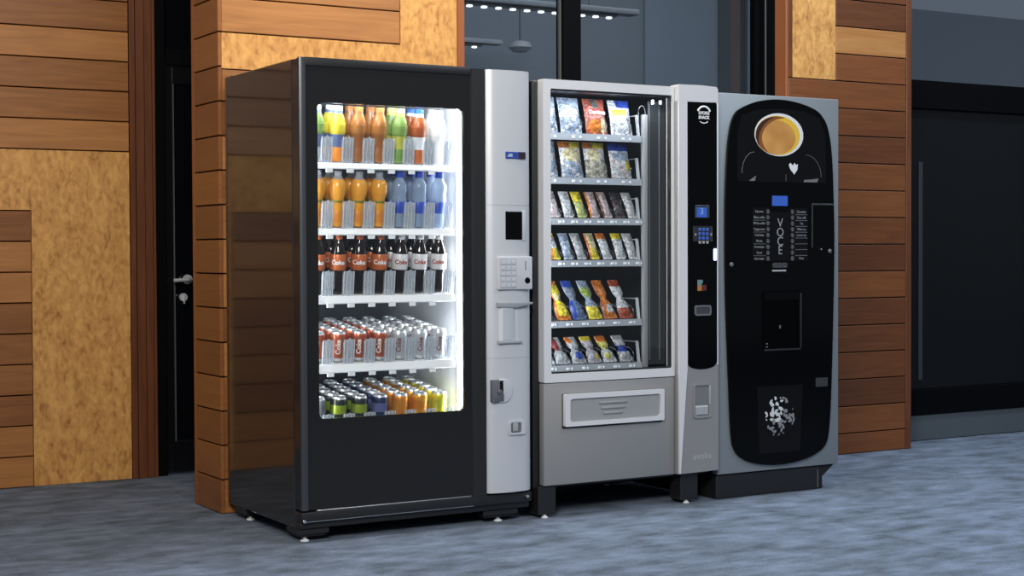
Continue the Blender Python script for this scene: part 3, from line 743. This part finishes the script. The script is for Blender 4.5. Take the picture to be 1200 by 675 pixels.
# coin return pocket in the column foot
b = MB(); ring_rr(b, 1.814, 1.916, .372, .524, 1.822, 1.900, .382, .514, .012, -.041, -.033, ro=.016); L(b, 'coin_pocket_rim', M['silver_grey'])
b = MB(); b.box(1.821, 1.901, -.0355, -.0345, .381, .515); L(b, 'coin_pocket', cmat((.17, .175, .185), .4))
b = MB(); b.prism([(-.034, .384), (-.040, .388), (-.040, .420), (-.034, .428)], 1.826, 1.893, 'X'); b.box(1.899, 1.906, -.044, -.034, .43, .51, .003); L(b, 'coin_pocket_lip', cmat((.5, .51, .53), .35, .4))
text('evoke', .042, (1.866 - OX, -.0348, .205), cmat((.40, .41, .42), .4), m2)
# legs
for x0, x1 in ((1.05, 1.135), (1.775, 1.868)):
    for y0 in (.0, .62):
        b = MB(); b.box(x0, x1, y0, y0 + .08, .014, .13, .003, 1); lg = L(b, 'leg', M['black_satin'])
        b = MB(); b.lathe([(0, 0), (.014, 0), (.014, .005), (.007, .008), (.006, .02), (0, .02)], 14, (x0 + .036 - OX, y0 + .012, 0)); b.build('levelling_foot', M['white'], lg)
b = MB(); b.box(1.09, 1.90, .55, .60, .02, .119); L(b, 'kick_plate', M['black_matt'])
# trays
S2 = [(1.568, 1.597), (1.382, 1.410), (1.210, 1.238), (1.032, 1.060), (.776, .803), (.588, .615)]
cols2 = [(4, .1285), (4, .1285), (8, .0665), (8, .0665), (6, .0795), (6, .0795)]
CEN = [[1.188 + .1275 * i for i in range(4)], [1.188 + .1275 * i for i in range(4)],
       [1.165 + .0665 * i for i in range(8)], [1.165 + .0665 * i for i in range(8)],
       [1.190 + .0805 * i for i in range(6)], [1.190 + .0805 * i for i in range(6)]]
CEN = [[x - .0 for x in r] for r in CEN]
for si, (z0, z1) in enumerate(S2):
    b = MB(); b.prism([(.108, z0), (.112, z1), (.60, z1), (.60, z1 - .004), (.120, z1 - .004), (.120, z0)], 1.098, 1.650, 'X')
    tr = L(b, 'tray', M['tray_steel'])
    ncol = cols2[si][0]
    b = MB()
    for x in CEN[si]:
        if ncol == 4: ss = ((x - .026, .014), (x + .012, .010))
        else: ss = ((x - .012, .016), (x + .012, .007))
        for xx, w in ss: b.box(xx, xx + w, .1065, .111, z0 + .008, z0 + .018, .001, 1)
    LP(b, 'price_label', M['white'], tr)
    b = MB(); b.prism([(.110, z1 - .02), (.128, z1 + .085), (.133, z1 + .092), (.143, z1 + .092), (.125, z1 - .02)], 1.636, 1.643, 'X'); b.tube([(1.640, .137, z1 + .088), (1.638, .25, z1 + .088), (1.638, .26, z1)], .0025, 6); LP(b, 'side_guide', cmat((.42, .45, .48), .4), tr)
    # spirals
    rad = {4: .042, 8: .021, 6: .031}[ncol]
    q = MB(); turns = 5; N = 16 * turns
    q.tube([(rad * math.sin(2 * PI * k / 16), .118 + .40 * k / N, rad * 1.0 + .004 - rad * math.cos(2 * PI * k / 16)) for k in range(N + 1)], .0016, 6)
    me = q.mesh('spiral', M['wire'])
    for x in CEN[si]:
        o = bpy.data.objects.new('spiral', me); COL.objects.link(o); o.parent = tr; o.location = (x - OX, 0, z1)

# snack packets: pillow bags with crimped ends
def packet(w, h, t, zones, waist=0., skew=0., lean=.18, bulb=0., nm='packet_film', nu=12, nv=18):
    """zones(u, v) -> colour; u,v in 0..1; returns mesh standing on z=0, front to -Y"""
    q = MB(); cols = []
    def slot(c):
        if c not in cols: cols.append(c)
        return cols.index(c)
    rnd = random.Random(int(w * 1e4) + int(h * 1e5))
    wob = [[rnd.uniform(-1, 1) for _ in range(nu + 1)] for _ in range(nv + 1)]
    for side in (-1, 1):
        G = []
        for j in range(nv + 1):
            v = j / nv; row = []
            ww = w * (1 - waist * math.exp(-((v - .52) / .10) ** 2)) * (1 - .06 * math.sin(PI * v)) * (1 + bulb * (.5 - v))
            cr = 1 if .06 < v < .94 else 0
            pv = max(0., math.sin(PI * min(1, max(0, (v - .05) / .9)))) ** .55
            pv *= (1 - .55 * waist / .4 * math.exp(-((v - .52) / .10) ** 2)) if waist else 1
            for i in range(nu + 1):
                u = i / nu
                pu = max(0., math.sin(PI * u)) ** .6
                th = side * (t / 2 * pv * pu + (.0012 * wob[j][i] * pu if cr else 0)) + (.0012 * math.cos(i * PI) if not cr else 0)
                x = (u - .5) * ww + skew * (v ** 1.2)
                z = v * h
                row.append(q.bm.verts.new((x, th + lean * z, z)))
            G.append(row)
        for j in range(nv):
            for i in range(nu):
                f = q.bm.faces.new((G[j][i], G[j][i + 1], G[j + 1][i + 1], G[j + 1][i]))
                f.smooth = True; f.material_index = slot(zones((i + .5) / nu, (j + .5) / nv))
    bmesh.ops.remove_doubles(q.bm, verts=q.bm.verts[:], dist=.0004)
    return q.mesh(nm, [film(c) for c in cols])
def el(u, v, cu, cv, ru, rv): return ((u - cu) / ru) ** 2 + ((v - cv) / rv) ** 2 < 1
WH = (.62, .64, .68); BL = (.02, .06, .40); YE = (.80, .66, .04); OR = (.65, .19, .02); RD = (.42, .045, .03); LB = (.30, .37, .50); GY = (.33, .35, .40)
BR = (.13, .035, .015); DK = (.03, .03, .035); GN = (.28, .40, .05); CR = (.72, .64, .38); PK = (.62, .5, .5); SL = (.42, .44, .47)
def z_ice(u, v): 
    if v > .82: return LB
    if el(u, v, .5, .58, .33, .14): return WH
    return WH if (int(u * 6) * 7 + int(v * 9) * 5) % 4 == 0 else LB
def z_red(u, v):
    if v > .74 and .32 < u < .66: return (.10, .11, .10)
    if .54 < v < .70 and .15 < u < .85: return RD
    if el(u, v, .38, .22, .30, .20): return OR
    if el(u, v, .78, .25, .16, .24): return CR
    return (.33, .065, .04)
def z_blue(u, v):
    if v > .80: return BL if u > .35 else WH
    if .54 < v < .70 and .1 < u < .75: return YE
    if abs((u - .5) ** 2 / .16 + (v - .1) ** 2 / .16 - 1) < .25: return GY
    return WH
def z_yel(u, v):
    if v > .86: return OR if u < .5 else YE
    if el(u, v, .5, .62, .42, .2): return CR
    if v < .42: return LB if (int(u * 5) + int(v * 9)) % 3 else WH
    return WH
def z_ring(u, v):
    if v > .84: return OR if u < .45 else YE
    if el(u, v, .42, .64, .3, .17): return CR
    if v < .5 and (int(u * 5) * 3 + int(v * 9) * 2) % 4 == 0: return (.25, .26, .24)
    return (.5, .47, .38) if v < .5 else WH
def z_bluetop(u, v):
    if v > .80: return BL
    if el(u, v, .45, .62, .4, .14): return LB
    if el(u, v, .8, .36, .14, .16): return YE
    return WH if (int(u * 6) + int(v * 9)) % 4 else PK
def two(top, bot, cut=.55, edge=None):
    return lambda u, v: (edge if edge and (u < .14) else (top if v > cut else bot))
def speck(base, s, hi=None):
    return lambda u, v: (hi if hi and v > .8 else (s if (int(u * 5) * 3 + int(v * 12) * 5) % 7 == 0 else base))
bag = lambda z: packet(.110, .152, .040, z, lean=.26)
bar = lambda z, **k: packet(.050, .112, .022, z, lean=.45, **k)
twist = lambda z, h=.155, **k: packet(.064, h, .036, z, waist=.45, skew=-.03, lean=.45, bulb=.3, **k)
rows = []
rows.append([('pale blue crisp bag', z_ice), ('pale blue and white crisp bag', z_ice), ('red tortilla chip bag', z_red), ('blue-topped crisp bag with yellow panel', z_blue)])
rows.append([('pale grey crisp bag', z_ice), ('white and yellow crisp bag', z_yel), ('orange-topped ring snack bag', z_ring), ('blue-topped white crisp bag', z_bluetop)])
rows.append([('white snack bar', speck(WH, GY)), ('pinkish white snack bar', speck(PK, WH)), ('white and grey snack bar', speck(WH, SL)), ('yellow-topped green snack bar', two(YE, (.5, .55, .2), .6)), ('orange and white snack bar', two(PK, PK, .5, OR)), ('brown and pink snack bar', two(PK, PK, .5, BR)), ('dark brown snack bar', speck(DK, BR)), ('plain white snack bar', speck(WH, (.7, .72, .75)))])
rows.append([('grey snack bar', speck(SL, WH)), ('orange and yellow snack bar', lambda u, v: (OR if u < .3 else YE) if v < .42 or v > .86 else WH), ('pale silver snack bar', speck(LB, WH)), ('narrow silver snack bar', speck(SL, WH)), ('cream and yellow snack bar', two(CR, YE, .42, OR)), ('red and orange topped snack bar', two(OR, WH, .80)), ('yellow topped white snack bar', two(YE, WH, .78)), ('tall white snack bar', speck(WH, SL))])
rows.append([('dark snack pouch', speck(DK, SL)), ('yellow sweet pouch with orange edge', lambda u, v: OR if (u < .14 or v < .1 or (v > .9)) else ((.75, .68, .35) if .5 < v < .66 else YE)), ('blue sweet pouch', lambda u, v: BL if v > .84 else ((.18, .22, .30) if v > .5 else ((.12, .18, .34) if u > .25 else BL))),
             ('blue and yellow sweet pouch', lambda u, v: YE if v < .36 else (GN if el(u, v, .4, .7, .4, .14) else LB)), ('orange sweet pouch', lambda u, v: WH if el(u, v, .62, .26, .3, .12) else (OR if u > .2 else (.4, .1, .015))), ('red and white sweet pouch', lambda u, v: (.36, .06, .02) if (v < .30 or v > .82) else WH)])
rows.append([('white sweet packet', speck(WH, SL)), ('dark red sweet packet', lambda u, v: (.20, .02, .02) if v > .5 and u < .6 else SL), ('silver sweet packet with blue mark', lambda u, v: BL if el(u, v, .55, .32, .3, .14) else (OR if v > .75 and u < .4 else SL)),
             ('grey sweet packet with yellow mark', lambda u, v: YE if (v > .82 or el(u, v, .75, .25, .16, .12)) else (.45, .42, .48)), ('orange and yellow sweet packet', lambda u, v: OR if v > .80 else ((.62, .60, .15) if v > .5 or el(u, v, .4, .25, .25, .12) else WH)), ('silver and blue sweet packet', lambda u, v: BL if .40 < v < .62 else SL)])
tw_h = (.165, .112)
srow = ['top row', 'second row', 'third row', 'fourth row', 'fifth row', 'bottom row']
ordn = ['first', 'second', 'third', 'fourth', 'fifth', 'sixth', 'seventh', 'eighth']
names = ['crisp_bag', 'crisp_bag', 'snack_bar', 'snack_bar', 'sweet_pouch', 'sweet_packet']
grp = ['crisp bags in the top row of the snack machine', 'crisp bags in the second row of the snack machine', 'snack bars in the third row', 'snack bars in the fourth row', 'sweet pouches in the fifth row', 'sweet packets in the bottom row']
for si in range(6):
    for i, (nm, zf) in enumerate(rows[si]):
        if si < 2: me = bag(zf)
        elif si < 4: me = bar(zf, skew=(-.012 if i % 2 else -.006))
        else: me = twist(zf, h=tw_h[si - 4], **({'nu': 14}))
        for k in range(1):
            y = .145 + k * {0: .08, 1: .08, 2: .075, 3: .075, 4: .08, 5: .08}[si]
            o = bpy.data.objects.new(names[si], me); COL.objects.link(o)
            o['label'] = f'{nm}, {ordn[i]} slot from left, {srow[si]} of snack machine'; o['category'] = 'snack packet'; o['group'] = grp[si]
            o.location = (CEN[si][i] + random.uniform(-.002, .002), y + random.uniform(-.003, .003), S2[si][1] + .0035)
            o.rotation_euler = (0, 0, random.uniform(-.06, .06))
            if si == 0 and i == 2:
                tx = text('Doritos', .026, (0, -.0225 + .26 * .093, .093), M['white_print'], o, bold=.0006)
                tx.rotation_euler.x = -.25

# ------------------------------------------------------------------ coffee machine
m3 = thing('coffee_vending_machine', 'grey and black hot drinks machine with coffee cup picture, right of three', 'vending machine', (1.975, 0, 0))
OX3 = 1.975
def L3(mb, name, mats, parent=None):
    bmesh.ops.translate(mb.bm, vec=(-OX3, 0, 0), verts=mb.bm.verts[:]); return mb.build(name, mats, parent or m3)
b = MB(); b.box(1.985, 2.672, .042, .70, .108, 1.782, .004, 1); L3(b, 'cabinet', M['black_satin'])
b = MB(); b.box(1.975, 2.681, .0, .040, .110, 1.792, .005); L3(b, 'door', M['silver_cool'])
pts = [(2.316, 1.774), (2.20, 1.762), (2.105, 1.730), (2.062, 1.695), (2.036, 1.62), (2.020, 1.50), (2.010, 1.26), (2.014, .90), (2.029, .547), (2.043, .300), (2.062, .215), (2.110, .170), (2.20, .143), (2.316, .133), (2.430, .142), (2.52, .164), (2.588, .205), (2.612, .29), (2.626, .521), (2.641, 1.071), (2.636, 1.35), (2.625, 1.54), (2.606, 1.64), (2.580, 1.694), (2.53, 1.735), (2.43, 1.763)]
b = MB(); b.prism(smooth_closed(pts, 4), .0, -.016, 'Y', .004); fp = L3(b, 'front_panel', M['voce_gloss'])
def LF(mb, name, mats): return L3(mb, name, mats, fp)
Y3 = -.0165
b = MB(); b.prism([(2.075, 1.405), (2.075, 1.62), (2.10, 1.695), (2.19, 1.725), (2.316, 1.733), (2.45, 1.727), (2.55, 1.700), (2.585, 1.62), (2.590, 1.405)], -.0155, Y3, 'Y', sm=False); LF(b, 'picture_panel', M['picture'])
# cup picture, seen from above
cx, cz = 2.312, 1.616
b = MB(); b.prism(ellipse(cx, cz, .141, .096), Y3, Y3 - .0008, 'Y', sm=False); LF(b, 'cup_picture_rim', M['white_print'])
b = MB(); b.prism(ellipse(cx - .008, cz - .003, .128, .088), Y3 - .0012, Y3 - .0016, 'Y', sm=False); LF(b, 'cup_picture_crema', cmat((.80, .50, .04), .5))
cm = mat('coffee print', (.6, .3, .07), .5)
add_noise_var(cm, 9, (.50, .22, .05), (.66, .34, .09), detail=1)
b = MB(); b.prism(ellipse(cx - .020, cz - .012, .114, .077), Y3 - .0016, Y3 - .0020, 'Y', sm=False); LF(b, 'cup_picture_coffee', cm)
def crescent(a0, a1, th):
    o_ = []; i_ = []
    for k in range(25):
        a = math.radians(a0 + (a1 - a0) * k / 24); f = math.sin(PI * k / 24) ** .8 * th
        px, pz = cx - .010 + .126 * math.cos(a), cz - .004 + .086 * math.sin(a)
        o_.append((px, pz)); i_.append((px - f * math.cos(a), pz - f * .75 * math.sin(a)))
    return o_ + i_[-2:0:-1]
b = MB(); b.prism(crescent(70, 245, .040), Y3 - .0020, Y3 - .0024, 'Y', sm=False); LF(b, 'cup_picture_shade', cmat((.24, .075, .014), .5))
b = MB(); b.prism(crescent(95, 215, .024), Y3 - .0024, Y3 - .0028, 'Y', sm=False); LF(b, 'cup_picture_shadow', cmat((.035, .010, .004), .5))
b = MB()
b.tube([(2.100 + .07 * (1 - math.cos(t)), Y3, 1.440 + .095 * math.sin(t)) for t in [PI / 2 * k / 10 for k in range(11)]], .0016, 5)
LF(b, 'saucer_outline', cmat((.11, .11, .12), .5)); b = MB()
b.tube([(2.560 - .09 * (1 - math.cos(t)), Y3, 1.430 + .100 * math.sin(t)) for t in [PI / 2 * k / 10 for k in range(11)]], .0016, 5)
LF(b, 'saucer_outline', cmat((.11, .11, .12), .5)); b = MB()
b.tube([(2.352, Y3, 1.408), (2.352, Y3, 1.44)], .0012, 5)
LF(b, 'saucer_outline', cmat((.11, .11, .12), .5))
b = MB(); b.prism([(2.140, 1.407), (2.172, 1.407), (2.180, 1.430), (2.160, 1.420)], Y3, Y3 - .0006, 'Y', sm=False); b.prism([(2.455, 1.407), (2.535, 1.407), (2.545, 1.425), (2.505, 1.420), (2.460, 1.417)], Y3, Y3 - .0006, 'Y', sm=False)
LF(b, 'spoon_picture', cmat((.16, .16, .17), .5))
b = MB(); b.prism([(2.400, 1.440), (2.418, 1.462), (2.422, 1.488), (2.412, 1.482), (2.402, 1.493), (2.392, 1.480), (2.378, 1.492), (2.368, 1.484), (2.378, 1.462)], Y3, Y3 - .0008, 'Y', sm=False); LF(b, 'cream_picture', M['white_print'])
# display, menu
b = MB(); b.box(2.272, 2.361, Y3 - .001, -.015, 1.298, 1.343); LF(b, 'display', M['blue_screen'])
b = MB(); b.box(2.160, 2.262, Y3 + .0002, -.015, 1.052, 1.288); b.box(2.374, 2.480, Y3 + .0002, -.015, 1.052, 1.288); b.box(2.264, 2.372, Y3 + .0002, -.015, 1.052, 1.270); LF(b, 'menu_panel', M['picture'])
menuL = ['Espresso', 'Black coffee', 'White coffee', 'Cappuccino', 'Cafe latte', 'Mocha', 'Americano', 'Decaf', 'Hot water']
menuR = ['Chocolate', 'Choc milk', 'Tea', 'White tea', 'Lemon tea', '', '', '', 'Price']
for r in range(9):
    z = 1.272 - r * .0263
    for x in (2.248, 2.390):
        b = MB(); b.tube([(x + .0085 * math.cos(2 * PI * k / 12), Y3, z + .0085 * math.sin(2 * PI * k / 12)) for k in range(12)], .0013, 5, closed=True)
        b.box(x - .003, x + .003, Y3 - .0006, Y3, z - .0045, z + .0045); LF(b, 'selection_button', cmat((.15, .155, .165), .5))
    text(menuL[r], .0155, (2.198 - OX3, Y3 - .0006, z), cmat((.26, .27, .28), .6), fp, sx=.85)
    if menuR[r]: text(menuR[r], .0155, (2.442 - OX3, Y3 - .0006, z), cmat((.24, .26, .30), .6), fp, sx=.85)
b = MB()
for r in range(9):
    z = 1.259 - r * .0263
    if r % 2 == 1: b.box(2.165, 2.236, Y3 - .0006, Y3, z - .0009, z + .0009)
    if r < 8: b.box(2.406, 2.478, Y3 - .0006, Y3, z - .0011, z + .0011)
LF(b, 'menu_line', cmat((.15, .155, .165), .6))
for ch, z in zip('VOCE', (1.220, 1.178, 1.137, 1.098)):
    text(ch, .056, (2.318 - OX3, Y3 - .001, z), cmat((.28, .29, .31), .5), fp, sx=.95)
b = MB(); b.prism(rrect(2.272, 2.362, 1.020, 1.043, .010), Y3 + .001, Y3 - .0006, 'Y', sm=False); LF(b, 'icon_row', M['dim_print'])
for x in (2.290, 2.317, 2.344):
    b = MB(); b.tube([(x + .008 * math.cos(2 * PI * k / 12), Y3 - .001, 1.0315 + .008 * math.sin(2 * PI * k / 12)) for k in range(12)], .0012, 5, closed=True); LF(b, 'icon', cmat((.12, .12, .13), .5))
b = MB(); b.box(2.272, 2.352, Y3 - .0008, -.015, 1.004, 1.011); LF(b, 'white_dash', cmat((.42, .43, .45), .6))
# payment outline, locks
b = MB(); b.box(2.504, 2.634, Y3 - .003, -.014, 1.303, 1.310, .001, 1); b.box(2.504, 2.510, Y3 - .003, -.014, 1.110, 1.303, .001, 1); LF(b, 'payment_bezel', cmat((.022, .023, .027), .4))
b = MB(); b.box(2.511, 2.631, Y3 - .0006, -.0145, 1.112, 1.302); LF(b, 'payment_panel', M['voce_gloss'])
b = MB(); b.cyl((2.560, Y3 - .003, 1.103), .0035, .004, seg=8); LF(b, 'indicator', cmat((.3, .3, .32), .4))
for x, z in ((2.040, 1.037), (2.611, 1.094)):
    b = MB(); b.cyl((x, Y3 - .006, z), .0095, .008, seg=16, bev=.002); LF(b, 'lock', cmat((.28, .29, .31), .3, .7))
# dispensing niche
b = MB(); b.prism(rrect(2.213, 2.436, .652, .916, .012), -.0155, Y3 - .0004, 'Y', sm=False); LF(b, 'niche_back', mat('black niche', (.001, .001, .001), .4, ior=1.15))
b = MB(); b.box(2.432, 2.441, Y3 - .006, -.014, .658, .905, .002); b.box(2.225, 2.436, Y3 - .006, -.014, .648, .656, .002); LF(b, 'niche_rim', cmat((.03, .032, .034), .35, .4))
b = MB(); b.prism(rrect(2.222, 2.425, .875, .912, .01), Y3, Y3 - .004, 'Y', .002); LF(b, 'cup_nozzle_cover', M['voce_gloss'])
b = MB(); b.box(2.236, 2.246, Y3 - .001, Y3, .664, .670); b.box(2.236, 2.246, Y3 - .001, Y3, .678, .684); b.box(2.312, 2.322, Y3 - .001, Y3, .748, .762); LF(b, 'niche_mark', cmat((.12, .12, .12), .5))
b = MB(); b.prism([(2.185, .490), (2.452, .490), (2.435, .200), (2.425, .190), (2.205, .190), (2.197, .200)], -.0155, Y3 - .0004, 'Y', sm=False); LF(b, 'lower_picture', M['picture'])
rs = random.Random(5)
b = MB()
for k in range(75):
    a = rs.uniform(0, 2 * PI); rr = rs.random() ** .6
    x = 2.313 + rr * .088 * math.cos(a); z = .352 + rr * .088 * math.sin(a); s = rs.uniform(.004, .011) * (1.25 - .45 * rr)
    th = rs.uniform(0, PI)
    pt = []
    for j in range(7):
        t = 2 * PI * j / 7; ex, ez = s * math.cos(t) * 1.35, s * math.sin(t) * .75
        pt.append((x + ex * math.cos(th) - ez * math.sin(th), z + ex * math.sin(th) + ez * math.cos(th)))
    b.prism(pt, Y3 - .0004, Y3 - .0008 - .00001 * k, 'Y', sm=False, mi=0 if (x < 2.33 and z > .33) else 1)
LF(b, 'sugar_picture', [cmat((.62, .64, .66), .5), cmat((.22, .23, .24), .5)])
b = MB(); b.box(2.528, 2.600, Y3 - .0008, -.015, .474, .515); LF(b, 'sticker', cmat((.035, .037, .038), .5))
# plinth
b = MB(); b.box(1.978, 2.578, .012, .66, 0.001, .106, .003, 1); L3(b, 'plinth', M['black_satin'])
b = MB(); b.prism([(2.580, .002), (2.600, .002), (2.600, .055), (2.672, .108), (2.580, .108)], .02, .64, 'Y', sm=False); L3(b, 'plinth_end', M['black_matt'])
b = MB(); b.box(2.560, 2.566, .008, .0125, .008, .092); L3(b, 'plinth_seam', cmat((.09, .09, .1), .4))

# ------------------------------------------------------------------ light
def area(name, loc, rot, sx, sy, e, col, spread=None):
    l = bpy.data.lights.new(name, 'AREA'); l.shape = 'RECTANGLE'; l.size = sx; l.size_y = sy; l.energy = e; l.color = col
    if spread: l.spread = math.radians(spread)
    o = bpy.data.objects.new(name, l); COL.objects.link(o); o.location = loc; o.rotation_euler = [math.radians(a) for a in rot]; return o
def strip(name, loc, aim, along, lx, ly, e, col, spread=None):
    o = area(name, loc, (0, 0, 0), lx, ly, e, col, spread)
    z = -Vector(aim).normalized(); x = Vector(along).normalized(); y = z.cross(x).normalized(); x = y.cross(z)
    o.rotation_euler = Matrix((x, y, z)).transposed().to_euler(); return o
strip('ceiling_strip', (3.3, .05, 3.9), (0, -.25, -1), (1, 0, 0), 4.6, .5, 125, (.78, .88, 1.))
strip('front_ceiling_panel', (3.2, -3.2, 3.8), (0, .1, -1), (1, 0, 0), 3.5, 2., 95, (.78, .88, 1.))
strip('left_ceiling_panel', (-2.2, -4.2, 3.0), (.75, 1, -.38), (1, -.75, 0), 1.6, 1.0, 80, (1., .95, .88), 110)
strip('wall_washer', (.3, -.35, 3.3), (0, .9, -1), (1, 0, 0), 2.6, .3, 32, (1., .85, .64))
strip('left_wall_washer', (-1.4, 1.0, 3.3), (0, .8, -1), (1, 0, 0), 1.8, .3, 6, (1., .88, .70))
strip('back_room_fill', (3.3, 3.0, 3.15), (0, .5, -1), (1, 0, 0), 4., 1.5, 30, (.9, .95, 1.))  # added unseen fill that brightens the wall behind the glazing
strip('back_room_fill', (8.8, 2.8, 3.15), (0, .6, -1), (1, 0, 0), 5., 1., 13, (.9, .97, 1.))  # second added fill, lifts what shows through the far right pane
strip('drinks_top_lamp', (.38, .085, 1.688), (0, .6, -1), (1, 0, 0), .62, .03, 2.8, (.93, .97, 1.))
strip('drinks_side_lamp', (.712, .105, 1.05), (-1, .8, 0), (0, 0, 1), 1.26, .02, 3.6, (.93, .97, 1.))
strip('drinks_side_lamp', (.054, .085, 1.05), (1, .8, 0), (0, 0, 1), 1.26, .02, 3., (.93, .97, 1.))
strip('snack_top_fill', (1.42, .065, 1.772), (0, .25, -1), (1, 0, 0), .60, .02, 2, (.88, .94, 1.))  # added fill hidden behind the top of the door frame
strip('snack_side_fill', (1.098, .075, 1.12), (1, .7, 0), (0, 0, 1), 1.05, .015, 2.6, (.9, .95, 1.))  # added fill hidden behind the left frame, brightens the lower rows

w = bpy.data.worlds.new('world'); sc.world = w; w.use_nodes = True
bg = w.node_tree.nodes['Background']; bg.inputs[0].default_value = (.30, .35, .42, 1); bg.inputs[1].default_value = .55

# ------------------------------------------------------------------ camera
yaw, pit, rol = (math.radians(a) for a in (30.64193751, 1.3483565, -.23056118))
X = Vector((math.cos(yaw), 0, math.sin(yaw))); Yv = Vector((-math.sin(yaw), 0, math.cos(yaw))); Z = Vector((0, -1, 0))
Rp = Matrix(((1, 0, 0), (0, math.cos(pit), -math.sin(pit)), (0, math.sin(pit), math.cos(pit))))
Rr = Matrix(((math.cos(rol), -math.sin(rol), 0), (math.sin(rol), math.cos(rol), 0), (0, 0, 1)))
A = Rr @ Rp @ Matrix((X, Yv, Z)).transposed()          # world -> camera (right, down, forward)
right, down, fwd = A[0], A[1], A[2]
cam = bpy.data.cameras.new('camera'); co = bpy.data.objects.new('camera', cam); COL.objects.link(co)
mw = Matrix((right, -down, -fwd)).transposed().to_4x4(); mw.translation = (-2.32897764, -5.49717813, 1.10081808)
co.matrix_world = mw
cam.sensor_width = 36; cam.lens = 36 * 1847.8785 / 1200; cam.clip_end = 60
sc.camera = co
sc.view_settings.view_transform = 'Standard'; sc.view_settings.look = 'None'; sc.view_settings.exposure = 0.; sc.view_settings.gamma = 1.
sc.view_settings.use_curve_mapping = False
